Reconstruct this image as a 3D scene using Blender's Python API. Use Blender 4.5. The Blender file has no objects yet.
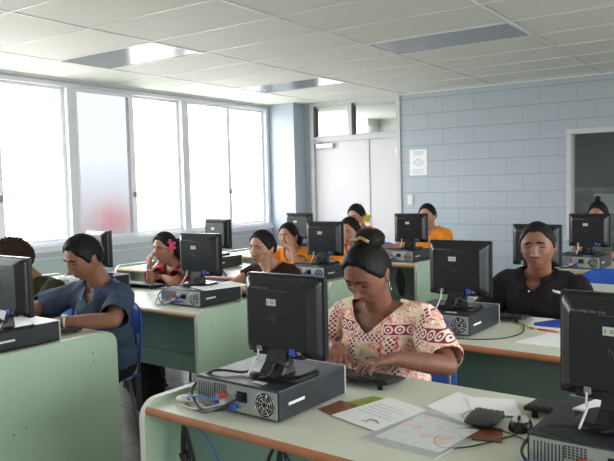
import bpy, bmesh, math, random
import numpy as np
from mathutils import Vector, Matrix, Euler
random.seed(7); rng = np.random.RandomState(5)
sc = bpy.context.scene
COL = sc.collection
PI = math.pi

# ------------------------------------------------------------------ camera
cam_d = bpy.data.cameras.new('camera'); cam = bpy.data.objects.new('camera', cam_d); COL.objects.link(cam)
yaw, pitch, roll = [math.radians(a) for a in (-34.45, -3.76, -1.445)]
fw = Vector((math.sin(yaw)*math.cos(pitch), math.cos(yaw)*math.cos(pitch), math.sin(pitch)))
r0 = Vector((math.cos(yaw), -math.sin(yaw), 0)); u0 = r0.cross(fw)
rr = r0*math.cos(roll) + u0*math.sin(roll); uu = -r0*math.sin(roll) + u0*math.cos(roll)
cam.matrix_world = Matrix(((rr.x, uu.x, -fw.x, 0), (rr.y, uu.y, -fw.y, 0), (rr.z, uu.z, -fw.z, 1.45), (0, 0, 0, 1)))
cam_d.sensor_width = 36; cam_d.lens = 694.6/614*36; cam_d.clip_start = .05
sc.camera = cam

# ------------------------------------------------------------------ world, light, exposure
w = bpy.data.worlds.new('world'); sc.world = w; w.use_nodes = True
bg = w.node_tree.nodes['Background']; bg.inputs[0].default_value = (.93, .97, 1, 1); bg.inputs[1].default_value = 5.6
_n = w.node_tree.nodes; _l = w.node_tree.links     # bright overcast sky above, darker ground below the horizon
_tc = _n.new('ShaderNodeTexCoord'); _sp = _n.new('ShaderNodeSeparateXYZ'); _cr = _n.new('ShaderNodeValToRGB')
_l.new(_tc.outputs['Generated'], _sp.inputs[0]); _mr = _n.new('ShaderNodeMapRange'); _mr.inputs[1].default_value = -.25; _mr.inputs[2].default_value = .25
_l.new(_sp.outputs[2], _mr.inputs[0]); _l.new(_mr.outputs[0], _cr.inputs[0]); _l.new(_cr.outputs[0], bg.inputs[0])
_cr.color_ramp.elements[0].position = .35; _cr.color_ramp.elements[0].color = (.46, .47, .45, 1)
_cr.color_ramp.elements[1].position = .6; _cr.color_ramp.elements[1].color = (.93, .97, 1, 1)
sc.view_settings.view_transform = 'Standard'; sc.view_settings.look = 'None'
sc.view_settings.exposure = 0.95; sc.view_settings.gamma = 1; sc.view_settings.use_curve_mapping = False
CEIL = 2.59; XL = -6.05; YB = 8.2; XR = 2.6; YN = -1.6
def portal(x, y, z, ry, sx, sy):
    d = bpy.data.lights.new('daylight_portal', 'AREA'); d.shape = 'RECTANGLE'; d.size = sx; d.size_y = sy
    d.cycles.is_portal = True
    o = bpy.data.objects.new('daylight_portal', d); COL.objects.link(o); o.location = (x, y, z); o.rotation_euler = (0, ry, 0)
portal(XL-.12, 3.77, 1.73, -PI/2, 1.7, 8.3)
portal(XR+.12, 2.6, 1.6, PI/2, 1.5, 6.2)

portal(XL-.12, YB+1.8, 1.6, -PI/2, 2.0, 1.6)
portal(XR+.12, YB+1.8, 1.6, PI/2, 1.5, 2.0)

# ------------------------------------------------------------------ materials
def mat(name, col, rough=.6, metal=0, spec=.5, noise=0, nscale=20, bump=0, bscale=200, coat=0):
    m = bpy.data.materials.new(name); m.use_nodes = True
    nt = m.node_tree; b = nt.nodes['Principled BSDF']
    b.inputs['Base Color'].default_value = (*col, 1); b.inputs['Roughness'].default_value = rough
    b.inputs['Metallic'].default_value = metal; b.inputs['Specular IOR Level'].default_value = spec
    b.inputs['Coat Weight'].default_value = coat
    if noise or bump:
        tc = nt.nodes.new('ShaderNodeTexCoord')
    if noise:
        n = nt.nodes.new('ShaderNodeTexNoise'); n.inputs['Scale'].default_value = nscale; n.inputs['Detail'].default_value = 4
        nt.links.new(tc.outputs['Object'], n.inputs['Vector'])
        cr = nt.nodes.new('ShaderNodeValToRGB')
        cr.color_ramp.elements[0].position = .3; cr.color_ramp.elements[1].position = .7
        cr.color_ramp.elements[0].color = (*[max(0, c*(1-noise)) for c in col], 1)
        cr.color_ramp.elements[1].color = (*[min(1, c*(1+noise)) for c in col], 1)
        nt.links.new(n.outputs['Fac'], cr.inputs[0]); nt.links.new(cr.outputs[0], b.inputs['Base Color'])
    if bump:
        n2 = nt.nodes.new('ShaderNodeTexNoise'); n2.inputs['Scale'].default_value = bscale; n2.inputs['Detail'].default_value = 2
        nt.links.new(tc.outputs['Object'], n2.inputs['Vector'])
        bp = nt.nodes.new('ShaderNodeBump'); bp.inputs['Strength'].default_value = bump; bp.inputs['Distance'].default_value = .002
        nt.links.new(n2.outputs['Fac'], bp.inputs['Height']); nt.links.new(bp.outputs[0], b.inputs['Normal'])
    return m
M = {}
M['desk_top'] = mat('desk_top', (.70, .72, .60), .38, noise=.04, nscale=6)
M['desk_green'] = mat('desk_green', (.46, .60, .455), .42, noise=.05, nscale=3)
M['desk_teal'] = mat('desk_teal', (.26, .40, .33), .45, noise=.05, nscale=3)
M['desk_teal_shaded'] = mat('desk_teal_shaded', (.11, .17, .135), .5)  # desk teal with shade put into the colour, for right-row modesty panels and shelves
M['edge_brown'] = mat('edge_brown', (.42, .16, .07), .4, noise=.15, nscale=8)
M['edge_tan'] = mat('edge_tan', (.50, .30, .15), .45, noise=.1)
M['rim_white'] = mat('rim_white', (.72, .74, .68), .4)
M['black_plastic'] = mat('black_plastic', (.010, .0105, .013), .30, spec=.45, bump=.12, bscale=900)
M['bezel'] = mat('bezel', (.010, .011, .015), .3, spec=.4)
M['case_metal'] = mat('case_metal', (.022, .024, .030), .38, metal=.0, spec=.5, bump=.1, bscale=1200)
M['rear_metal'] = mat('rear_metal', (.42, .44, .42), .38, metal=.7)
M['chrome'] = mat('chrome', (.7, .7, .7), .25, metal=1)
M['silver'] = mat('silver', (.58, .59, .60), .35, metal=.25)
M['white_plastic'] = mat('white_plastic', (.75, .75, .72), .45)
M['blue_plastic'] = mat('blue_plastic', (.02, .08, .40), .4)
M['vga_blue'] = mat('vga_blue', (.03, .09, .5), .45)
M['red_plastic'] = mat('red_plastic', (.6, .05, .03), .5)
M['green_plastic'] = mat('green_plastic', (.15, .5, .1), .5)
M['pink_plastic'] = mat('pink_plastic', (.75, .25, .35), .5)
M['yellow'] = mat('yellow_plastic', (.7, .62, .08), .5)
M['cable'] = mat('cable_black', (.015, .015, .017), .45)
M['cable_white'] = mat('cable_white', (.65, .65, .6), .5)
M['cable_blue'] = mat('cable_blue', (.05, .2, .5), .5)
M['screen'] = mat('screen', (.01, .01, .012), .15)
M['key'] = mat('key', (.03, .03, .035), .45)
M['sticker'] = mat('sticker', (.62, .66, .55), .5)
M['print'] = mat('print_grey', (.25, .26, .26), .6)
M['logo'] = mat('logo_dark', (.06, .065, .075), .3)
M['logo_txt'] = mat('logo_text', (.3, .3, .28), .5)
M['paper'] = mat('paper', (.92, .92, .93), .7)
M['ink'] = mat('ink', (.1, .1, .12), .7)
M['greyink'] = mat('grey_ink', (.55, .55, .58), .7)
M['wall_blue'] = mat('wall_blue', (.42, .47, .55), .5, noise=.03, nscale=2)
M['wall_side'] = mat('wall_side', (.52, .56, .61), .5, noise=.04, nscale=2)
M['white_wall'] = mat('white_wall', (.72, .73, .70), .7)
M['alu'] = mat('window_frame_paint', (.72, .72, .79), .4)
M['sash_white'] = mat('sash_paint', (.88, .88, .90), .4)
M['dark_alu'] = mat('dark_frame', (.05, .05, .055), .4)
M['door'] = mat('door_paint', (.66, .64, .66), .45, noise=.02, nscale=2)
M['trim'] = mat('trim_paint', (.60, .60, .60), .45)
M['tbar'] = mat('tbar', (.72, .73, .70), .35)
M['chair_leg'] = mat('chair_leg', (.25, .26, .28), .3, metal=.9)
M['skin1'] = mat('skin_brown', (.235, .098, .058), .52, noise=.10, nscale=30)
M['skin2'] = mat('skin_tan', (.44, .215, .14), .52, noise=.08, nscale=30)
M['skin3'] = mat('skin_mid', (.28, .125, .075), .52, noise=.08, nscale=30)
M['lips'] = mat('lips', (.26, .085, .065), .4)
M['lips2'] = mat('lips_rose', (.42, .14, .12), .4)
M['hair'] = mat('hair_black', (.007, .006, .006), .55, spec=.22, bump=.35, bscale=260)
M['brow'] = mat('brow_hair', (.012, .009, .008), .8, spec=.1)
M['hair_br'] = mat('hair_brown', (.035, .02, .012), .7, spec=.2, bump=.6, bscale=300)
M['eye'] = mat('eyeball', (.62, .60, .57), .2)
M['iris'] = mat('iris', (.02, .01, .008), .15)
M['navy'] = mat('polo_blue_grey', (.055, .075, .12), .85, spec=.15, noise=.15, nscale=60)
M['navy_dk'] = mat('collar_navy', (.06, .10, .22), .8)
M['black_cloth'] = mat('polo_black', (.012, .009, .010), .85, spec=.15, noise=.1, nscale=40)
M['orange'] = mat('blouse_orange', (.78, .27, .03), .8, spec=.15, noise=.08, nscale=20)
M['brown_cloth'] = mat('tshirt_brown', (.035, .016, .012), .85, spec=.15)
M['olive'] = mat('shirt_olive', (.035, .035, .014), .85, spec=.15, noise=.3, nscale=25)
M['greygreen'] = mat('shirt_greygreen', (.10, .12, .11), .85, spec=.15)
M['trouser'] = mat('trouser_dark', (.02, .02, .025), .85, spec=.15)
M['bag'] = mat('bag_dark', (.015, .014, .015), .7, noise=.3, nscale=20, bump=.4, bscale=40)
M['pouch'] = mat('pouch_grey', (.06, .058, .062), .8, bump=.4, bscale=120)
M['gold'] = mat('gold', (.7, .5, .2), .3, metal=1)
M['wood_clip'] = mat('hair_clip_tan', (.40, .22, .10), .5, noise=.3, nscale=80)
M['pink'] = mat('petal_pink', (.75, .08, .22), .6)
M['petal_y'] = mat('petal_yellow', (.80, .66, .06), .6)
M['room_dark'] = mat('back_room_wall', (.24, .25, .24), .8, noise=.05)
M['board'] = mat('pin_board', (.42, .44, .40), .7, noise=.15, nscale=5)

def nodes(m):
    return m.node_tree, m.node_tree.nodes['Principled BSDF'], lambda t: m.node_tree.nodes.new(t)
def mth(nt, op, a, b=None, c=None):
    n = nt.nodes.new('ShaderNodeMath'); n.operation = op
    for i, v in enumerate((a, b, c)):
        if v is None: continue
        if isinstance(v, (int, float)): n.inputs[i].default_value = v
        else: nt.links.new(v, n.inputs[i])
    return n.outputs[0]
def mixc(nt, f, a, b):
    n = nt.nodes.new('ShaderNodeMix'); n.data_type = 'RGBA'
    for s, v in ((n.inputs[0], f), (n.inputs[6], a), (n.inputs[7], b)):
        if isinstance(v, tuple): s.default_value = (*v, 1)
        elif isinstance(v, (int, float)): s.default_value = v
        else: nt.links.new(v, s)
    return n.outputs[2]
def obj_xyz(nt):
    tc = nt.nodes.new('ShaderNodeTexCoord'); s = nt.nodes.new('ShaderNodeSeparateXYZ')
    nt.links.new(tc.outputs['Object'], s.inputs[0]); return tc.outputs['Object'], s.outputs
# concrete block wall: running bond 0.4 x 0.2
def block_mat():
    m = mat('block_wall', (.46, .54, .63), .45); nt, b, N = nodes(m)
    v, (x, y, z) = obj_xyz(nt)
    row = mth(nt, 'FLOOR', mth(nt, 'DIVIDE', mth(nt, 'SUBTRACT', z, .11), .2))
    fz = mth(nt, 'MULTIPLY', mth(nt, 'FRACT', mth(nt, 'DIVIDE', mth(nt, 'SUBTRACT', z, .11), .2)), .2)
    off = mth(nt, 'MULTIPLY', mth(nt, 'MODULO', row, 2), .2)
    fx = mth(nt, 'MULTIPLY', mth(nt, 'FRACT', mth(nt, 'DIVIDE', mth(nt, 'ADD', mth(nt, 'ADD', x, 12.13), off), .4)), .4)
    lz = mth(nt, 'LESS_THAN', fz, .009); lx = mth(nt, 'LESS_THAN', fx, .009)
    ln = mth(nt, 'MAXIMUM', lz, mth(nt, 'MULTIPLY', lx, .6))
    n = N('ShaderNodeTexNoise'); n.inputs['Scale'].default_value = 1.2; nt.links.new(v, n.inputs['Vector'])
    c0 = mixc(nt, n.outputs['Fac'], (.40, .455, .51), (.46, .51, .55))
    c = mixc(nt, ln, c0, (.30, .35, .40))
    nt.links.new(c, b.inputs['Base Color'])
    bp = N('ShaderNodeBump'); bp.inputs['Distance'].default_value = .004; bp.inputs['Strength'].default_value = .5
    nt.links.new(mth(nt, 'SUBTRACT', 1, ln), bp.inputs['Height']); nt.links.new(bp.outputs[0], b.inputs['Normal'])
    return m
M['block'] = block_mat()
def ceil_mat():
    m = mat('ceiling_tile', (.66, .66, .60), .75); nt, b, N = nodes(m)
    v, _ = obj_xyz(nt)
    n = N('ShaderNodeTexNoise'); n.inputs['Scale'].default_value = 120; n.inputs['Detail'].default_value = 3; nt.links.new(v, n.inputs['Vector'])
    c = mixc(nt, n.outputs['Fac'], (.68, .68, .62), (.81, .81, .745)); nt.links.new(c, b.inputs['Base Color'])
    return m
M['ceil'] = ceil_mat()
def floor_mat():
    m = mat('vinyl_floor', (.2, .2, .18), .22); nt, b, N = nodes(m)
    v, (x, y, z) = obj_xyz(nt)
    fx = mth(nt, 'FRACT', mth(nt, 'DIVIDE', x, .305)); fy = mth(nt, 'FRACT', mth(nt, 'DIVIDE', y, .305))
    ln = mth(nt, 'MAXIMUM', mth(nt, 'LESS_THAN', fx, .012), mth(nt, 'LESS_THAN', fy, .012))
    n = N('ShaderNodeTexNoise'); n.inputs['Scale'].default_value = 9; n.inputs['Detail'].default_value = 6; nt.links.new(v, n.inputs['Vector'])
    c0 = mixc(nt, n.outputs['Fac'], (.20, .20, .185), (.34, .33, .30)); c = mixc(nt, ln, c0, (.08, .08, .075))
    nt.links.new(c, b.inputs['Base Color']); return m
M['floor'] = floor_mat()
def glass_mat(name, tint=(1, 1, 1), film=False):
    m = bpy.data.materials.new(name); m.use_nodes = True; nt = m.node_tree; nt.nodes.clear()
    o = nt.nodes.new('ShaderNodeOutputMaterial'); t = nt.nodes.new('ShaderNodeBsdfTransparent'); g = nt.nodes.new('ShaderNodeBsdfGlossy')
    g.inputs['Roughness'].default_value = .03; t.inputs[0].default_value = (*tint, 1)
    lw = nt.nodes.new('ShaderNodeLayerWeight')
    f_ = mth(nt, 'ADD', mth(nt, 'MULTIPLY', mth(nt, 'POWER', lw.outputs['Facing'], 5), .7), .03)
    mx = nt.nodes.new('ShaderNodeMixShader'); nt.links.new(f_, mx.inputs[0]); nt.links.new(t.outputs[0], mx.inputs[1]); nt.links.new(g.outputs[0], mx.inputs[2])
    nt.links.new(mx.outputs[0], o.inputs[0])
    if film:   # a greyish film on the pane with a faded pink patch low in its middle
        v, (x, y, z) = obj_xyz(nt)
        dy = mth(nt, 'DIVIDE', mth(nt, 'SUBTRACT', y, 5.08), .27); dz = mth(nt, 'DIVIDE', mth(nt, 'SUBTRACT', z, 1.11), .20)
        n = nt.nodes.new('ShaderNodeTexNoise'); n.inputs['Scale'].default_value = 7; nt.links.new(v, n.inputs['Vector'])
        d2 = mth(nt, 'ADD', mth(nt, 'MULTIPLY', dy, dy), mth(nt, 'MULTIPLY', dz, dz))
        d2 = mth(nt, 'ADD', d2, mth(nt, 'MULTIPLY', mth(nt, 'SUBTRACT', n.outputs['Fac'], .5), 1.2))
        k = mth(nt, 'POWER', 2.718, mth(nt, 'MULTIPLY', mth(nt, 'MAXIMUM', d2, 0), -1.0))
        c = mixc(nt, mth(nt, 'MULTIPLY', k, .8), (.318, .322, .334), (.325, .215, .23)); nt.links.new(c, t.inputs[0])
    return m
M['glass'] = glass_mat('window_glass')
M['film_glass'] = glass_mat('filmed_glass', film=True)
M['dark_glass'] = glass_mat('transom_glass', (.8, .82, .82))
M['lens'] = mat('prismatic_lens', (.24, .25, .26), .22, spec=1.0, bump=.3, bscale=90)
def trans_mat(name, col):
    m = mat(name, col, .25); b = m.node_tree.nodes['Principled BSDF']; b.inputs['Alpha'].default_value = .62; return m
M['sheet_clear'] = trans_mat('plastic_sleeve', (.86, .88, .90))
M['earring'] = mat('earring', (.8, .8, .75), .2, metal=1)

# printed colour sheet (faded reddish print inside the sleeve)
def sheet_print():
    m = mat('faded_print', (.8, .8, .82), .35); nt, b, N = nodes(m)
    v, _ = obj_xyz(nt)
    n = N('ShaderNodeTexNoise'); n.inputs['Scale'].default_value = 22; n.inputs['Detail'].default_value = 5; nt.links.new(v, n.inputs['Vector'])
    r = N('ShaderNodeValToRGB'); r.color_ramp.elements[0].position = .42; r.color_ramp.elements[0].color = (.72, .78, .80, 1)
    r.color_ramp.elements[1].position = .62; r.color_ramp.elements[1].color = (.80, .64, .60, 1)
    e = r.color_ramp.elements.new(.5); e.color = (.82, .84, .86, 1)
    nt.links.new(n.outputs['Fac'], r.inputs[0]); nt.links.new(r.outputs[0], b.inputs['Base Color']); return m
M['sheet_print'] = sheet_print()
def photo_card():
    m = mat('dark_food_photo', (.15, .06, .03), .3); nt, b, N = nodes(m)
    v, _ = obj_xyz(nt)
    n = N('ShaderNodeTexNoise'); n.inputs['Scale'].default_value = 35; n.inputs['Detail'].default_value = 4; nt.links.new(v, n.inputs['Vector'])
    c = mixc(nt, n.outputs['Fac'], (.03, .015, .01), (.42, .13, .05)); nt.links.new(c, b.inputs['Base Color']); return m
M['photo'] = photo_card()
M['card_green'] = mat('card_green', (.30, .36, .05), .35, noise=.1)
M['blue_book'] = mat('blue_cover', (.03, .07, .38), .4)

# tropical print of the near woman's shirt
def flower_shirt():
    m = mat('tropical_print', (.8, .7, .5), .8); nt, b, N = nodes(m)
    v, (x, y, z) = obj_xyz(nt)
    def noise(sc_, det=3, dist=0):
        n = N('ShaderNodeTexNoise'); n.inputs['Scale'].default_value = sc_; n.inputs['Detail'].default_value = det
        n.inputs['Distortion'].default_value = dist; nt.links.new(v, n.inputs['Vector']); return n.outputs['Fac']
    r = N('ShaderNodeValToRGB'); cr = r.color_ramp
    cr.elements[0].position = .38; cr.elements[0].color = (.84, .66, .40, 1)
    cr.elements[1].position = .68; cr.elements[1].color = (.50, .02, .04, 1)
    for p, c in ((.43, (.88, .78, .58, 1)), (.485, (.90, .82, .68, 1)), (.495, (.90, .42, .30, 1)), (.515, (.70, .05, .06, 1)), (.54, (.88, .34, .25, 1)), (.56, (.92, .84, .74, 1)), (.60, (.90, .60, .50, 1)), (.625, (.60, .04, .06, 1)), (.64, (.90, .50, .40, 1))):
        e = cr.elements.new(p); e.color = c
    nt.links.new(noise(21, 3, 1.6), r.inputs[0]); base = r.outputs[0]
    maroon = (.34, .02, .045); cream = (.90, .80, .72)
    ax = mth(nt, 'ABSOLUTE', x)
    def band_rings(coord_u, coord_v, v0, half, per, rad):
        vv = mth(nt, 'SUBTRACT', coord_v, v0); inb = mth(nt, 'LESS_THAN', mth(nt, 'ABSOLUTE', vv), half)
        uu_ = mth(nt, 'MULTIPLY', mth(nt, 'SUBTRACT', mth(nt, 'FRACT', mth(nt, 'DIVIDE', mth(nt, 'ADD', coord_u, 5), per)), .5), per)
        d = mth(nt, 'SQRT', mth(nt, 'ADD', mth(nt, 'MULTIPLY', uu_, uu_), mth(nt, 'MULTIPLY', vv, vv)))
        ring = mth(nt, 'LESS_THAN', mth(nt, 'ABSOLUTE', mth(nt, 'SUBTRACT', d, rad)), rad*.22)
        dot = mth(nt, 'LESS_THAN', d, rad*.35)
        edge = mth(nt, 'GREATER_THAN', mth(nt, 'ABSOLUTE', vv), half*.86)
        return inb, mth(nt, 'MAXIMUM', mth(nt, 'MAXIMUM', ring, dot), edge)
    def lattice(coord_u, coord_v, u0_, half, per):
        du = mth(nt, 'SUBTRACT', coord_u, u0_); inb = mth(nt, 'LESS_THAN', mth(nt, 'ABSOLUTE', du), half)
        a = mth(nt, 'FRACT', mth(nt, 'DIVIDE', mth(nt, 'ADD', mth(nt, 'ADD', du, coord_v), 5), per))
        c = mth(nt, 'FRACT', mth(nt, 'DIVIDE', mth(nt, 'ADD', mth(nt, 'SUBTRACT', coord_v, du), 5), per))
        l = mth(nt, 'MAXIMUM', mth(nt, 'LESS_THAN', a, .3), mth(nt, 'LESS_THAN', c, .3)); return inb, l
    c = base
    for cx_ in (.10, -.068, .215, -.205):                       # lattice columns
        i, l = lattice(x, z, cx_, .014, .019); i = mth(nt, 'MULTIPLY', i, mth(nt, 'LESS_THAN', z, .845 if cx_ > 0 and cx_ < .2 else 2.0)); c = mixc(nt, i, c, mixc(nt, l, maroon, cream))
    i, l = lattice(z, x, .838, .013, .020)
    side = mth(nt, 'LESS_THAN', mth(nt, 'ABSOLUTE', mth(nt, 'SUBTRACT', x, .015)), .066); c = mixc(nt, mth(nt, 'MULTIPLY', i, side), c, mixc(nt, l, maroon, cream))
    i, l = band_rings(x, z, .873, .024, .037, .0135)
    out = mth(nt, 'MULTIPLY', mth(nt, 'GREATER_THAN', ax, .07), mth(nt, 'LESS_THAN', ax, .178))
    out = mth(nt, 'MAXIMUM', out, mth(nt, 'GREATER_THAN', ax, .232))
    c = mixc(nt, mth(nt, 'MULTIPLY', i, out), c, mixc(nt, l, maroon, cream))
    nt.links.new(c, b.inputs['Base Color']); return m
M['tropical'] = flower_shirt()
def red_print():
    m = mat('red_print', (.5, .03, .03), .8); nt, b, N = nodes(m); v, _ = obj_xyz(nt)
    n = N('ShaderNodeTexNoise'); n.inputs['Scale'].default_value = 22; nt.links.new(v, n.inputs['Vector'])
    r = N('ShaderNodeValToRGB'); r.color_ramp.elements[0].position = .45; r.color_ramp.elements[0].color = (.62, .02, .025, 1)
    r.color_ramp.elements[1].position = .56; r.color_ramp.elements[1].color = (.06, .01, .03, 1)
    nt.links.new(n.outputs['Fac'], r.inputs[0]); nt.links.new(r.outputs[0], b.inputs['Base Color']); return m
M['red_print'] = red_print()

# ------------------------------------------------------------------ mesh helper
class MB:
    def __init__(s): s.v = []; s.f = []; s.mi = []; s.sm = []; s.cur = 0
    def m(s, i): s.cur = i; return s
    def add(s, vs, fs, smooth=False):
        o = len(s.v); s.v += [tuple(map(float, p)) for p in vs]
        for f in fs: s.f.append([i+o for i in f]); s.mi.append(s.cur); s.sm.append(smooth)
        return s
    def box(s, c, d, bev=0, rot=None):
        bm = bmesh.new(); bmesh.ops.create_cube(bm, size=1)
        for v in bm.verts: v.co = Vector((v.co.x*d[0], v.co.y*d[1], v.co.z*d[2]))
        if bev: bmesh.ops.bevel(bm, geom=bm.edges[:], offset=bev, segments=2, affect='EDGES', profile=.6)
        T = Matrix.Translation(c) @ (rot.to_matrix().to_4x4() if isinstance(rot, Euler) else (rot.to_4x4() if rot else Matrix.Identity(4)))
        bm.verts.index_update()
        s.add([T @ v.co for v in bm.verts], [[v.index for v in f.verts] for f in bm.faces]); bm.free(); return s
    def bb(s, x0, x1, y0, y1, z0, z1, bev=0):
        return s.box(((x0+x1)/2, (y0+y1)/2, (z0+z1)/2), (abs(x1-x0), abs(y1-y0), abs(z1-z0)), bev)
    def prism(s, pts, axis, a, b):
        n = len(pts); vs = []
        for t in (a, b):
            for p, q in pts:
                vs.append({'x': (t, p, q), 'y': (p, t, q), 'z': (p, q, t)}[axis])
        fs = [list(range(n)), list(range(2*n-1, n-1, -1))] + [[i, i+n, (i+1) % n+n, (i+1) % n] for i in range(n)]
        return s.add(vs, fs)
    def cyl(s, a, b, r1, r2=None, n=16, smooth=True):
        r2 = r1 if r2 is None else r2
        a = Vector(a); b = Vector(b); d = (b-a).normalized(); q = d.to_track_quat('Z', 'Y')
        vs = []
        for c, r in ((a, r1), (b, r2)):
            for i in range(n): vs.append(c + q @ Vector((r*math.cos(2*PI*i/n), r*math.sin(2*PI*i/n), 0)))
        s.add(vs, [[i, (i+1) % n, (i+1) % n+n, i+n] for i in range(n)], smooth)
        s.add(vs[:n], [list(range(n-1, -1, -1))]); s.add(vs[n:], [list(range(n))]); return s
    def tube(s, path, r, n=8, close=False):
        P = [Vector(p) for p in path]; N_ = len(P); vs = []
        up = Vector((0, 0, 1)); prev = None
        for i, p in enumerate(P):
            t = (P[(i+1) % N_]-P[i-1]) if close else (P[min(i+1, N_-1)]-P[max(i-1, 0)])
            t.normalize()
            if prev is None: prev = t.cross(up) if abs(t.z) < .95 else t.cross(Vector((1, 0, 0)))
            a = (prev - t*prev.dot(t)).normalized(); b = t.cross(a); prev = a
            ri = r[i] if isinstance(r, (list, tuple)) else r
            for k in range(n): vs.append(p + a*ri*math.cos(2*PI*k/n) + b*ri*math.sin(2*PI*k/n))
        fs = []
        for i in range(N_ if close else N_-1):
            j = (i+1) % N_
            for k in range(n): fs.append([i*n+k, i*n+(k+1) % n, j*n+(k+1) % n, j*n+k])
        if not close: fs += [list(range(n-1, -1, -1)), [(N_-1)*n+k for k in range(n)]]
        return s.add(vs, fs, True)
    def ell(s, c, r, rot=None, nu=16, nv=10):
        vs = []; R_ = rot if rot is not None else Matrix.Identity(3); c = Vector(c)
        if isinstance(r, (int, float)): r = (r, r, r)
        for j in range(1, nv):
            th = PI*j/nv
            for i in range(nu):
                ph = 2*PI*i/nu; vs.append(c + R_ @ Vector((r[0]*math.sin(th)*math.cos(ph), r[1]*math.sin(th)*math.sin(ph), r[2]*math.cos(th))))
        vs.append(c + R_ @ Vector((0, 0, r[2]))); vs.append(c + R_ @ Vector((0, 0, -r[2])))
        fs = [[j*nu+i, (j+1)*nu+i, (j+1)*nu+(i+1) % nu, j*nu+(i+1) % nu] for j in range(nv-2) for i in range(nu)]
        t = len(vs)-2; b = t+1
        fs += [[t, i, (i+1) % nu] for i in range(nu)] + [[b, (nv-2)*nu+(i+1) % nu, (nv-2)*nu+i] for i in range(nu)]
        return s.add(vs, fs, True)
    def cap(s, a, b, r1, r2, n=14):
        a = Vector(a); b = Vector(b); d = (b-a); L = d.length
        if L < 1e-5: return s.ell(a, r1)
        d /= L; q = d.to_track_quat('Z', 'Y'); rings = []
        for k in range(4): t = PI/2*(1-k/3.0); rings.append((a - d*r1*math.sin(t), max(r1*math.cos(t), 1e-4)))
        for k in range(4): t = PI/2*(k/3.0); rings.append((b + d*r2*math.sin(t), max(r2*math.cos(t), 1e-4)))
        vs = [c + q @ Vector((r*math.cos(2*PI*i/n), r*math.sin(2*PI*i/n), 0)) for c, r in rings for i in range(n)]
        m_ = len(rings)
        fs = [[j*n+i, j*n+(i+1) % n, (j+1)*n+(i+1) % n, (j+1)*n+i] for j in range(m_-1) for i in range(n)]
        fs += [list(range(n-1, -1, -1)), [(m_-1)*n+i for i in range(n)]]
        return s.add(vs, fs, True)
    def chain(s, pts, rs):
        for i in range(len(pts)-1): s.cap(pts[i], pts[i+1], rs[i], rs[i+1])
        return s
    def mesh(s, name, mats):
        me = bpy.data.meshes.new(name); me.from_pydata(s.v, [], s.f)
        for m_ in mats: me.materials.append(m_)
        me.polygons.foreach_set('material_index', s.mi); me.polygons.foreach_set('use_smooth', s.sm); me.update()
        return me
    def build(s, name, mats, parent=None):
        mats = [M[k] if isinstance(k, str) else k for k in (mats if isinstance(mats, (list, tuple)) else [mats])]
        o = bpy.data.objects.new(name, s.mesh(name, mats)); COL.objects.link(o)
        if parent: o.parent = parent
        return o

DA = math.radians(2.72)                 # the desks stand turned a little against the walls
VX = Vector((math.cos(DA), -math.sin(DA), 0)); VY = Vector((math.sin(DA), math.cos(DA), 0))
def D(x, y, z=0): return VX*x + VY*y + Vector((0, 0, z))
def tag(o, label, cat, group=None):
    o['label'] = label; o['category'] = cat
    if group: o['group'] = group
    return o
def thing(name, label, cat, x, y, z=0, turn=0, group=None):
    o = bpy.data.objects.new(name, None); COL.objects.link(o); o.empty_display_size = .05
    o.location = D(x, y, z); o.rotation_euler = (0, 0, -DA+turn)
    return tag(o, label, cat, group)
def struct(name, mb, mats, parent=None):
    o = mb.build(name, mats, parent)
    if not parent: o['kind'] = 'structure'
    return o
def dup(root, label, x, y, z=0, turn=0):
    r = root.copy(); COL.objects.link(r); r.location = D(x, y, z); r.rotation_euler = (0, 0, -DA+turn); r['label'] = label
    for ch in list(root.children):
        c = ch.copy(); COL.objects.link(c); c.parent = r
        for g in list(ch.children):
            k = g.copy(); COL.objects.link(k); k.parent = c
    return r
def spline(pts, n=8):
    P = [Vector(p) for p in pts]; out = []
    for i in range(len(P)-1):
        p0, p1, p2, p3 = P[max(i-1, 0)], P[i], P[i+1], P[min(i+2, len(P)-1)]
        for k in range(n):
            t = k/n; out.append(.5*((2*p1)+(p2-p0)*t+(2*p0-5*p1+4*p2-p3)*t*t+(3*p1-p0-3*p2+p3)*t**3))
    out.append(P[-1]); return out

# ------------------------------------------------------------------ room
struct('floor', MB().bb(XL-.1, XR+.1, YN-.1, YB+3.4, -.1, 0), 'floor')
struct('ceiling', MB().bb(XL-.1, XR+.1, YN-.1, YB+3.4, CEIL, CEIL+.1), 'ceil')
g = MB()
y = 5.05 - 12*.6
while y < YB:
    if y > YN: g.bb(XL, XR, y-.0065, y+.0065, CEIL-.005, CEIL+.002)
    y += .6
x = -5.25
while x < XR:
    g.bb(x-.0065, x+.0065, YN, YB, CEIL-.006, CEIL+.002); x += 1.2
g.bb(XL, XL+.025, YN, YB, CEIL-.02, CEIL); g.bb(-4.11, XR, YB-.02, YB, CEIL-.015, CEIL)
struct('trim_1', g, 'tbar')
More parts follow.
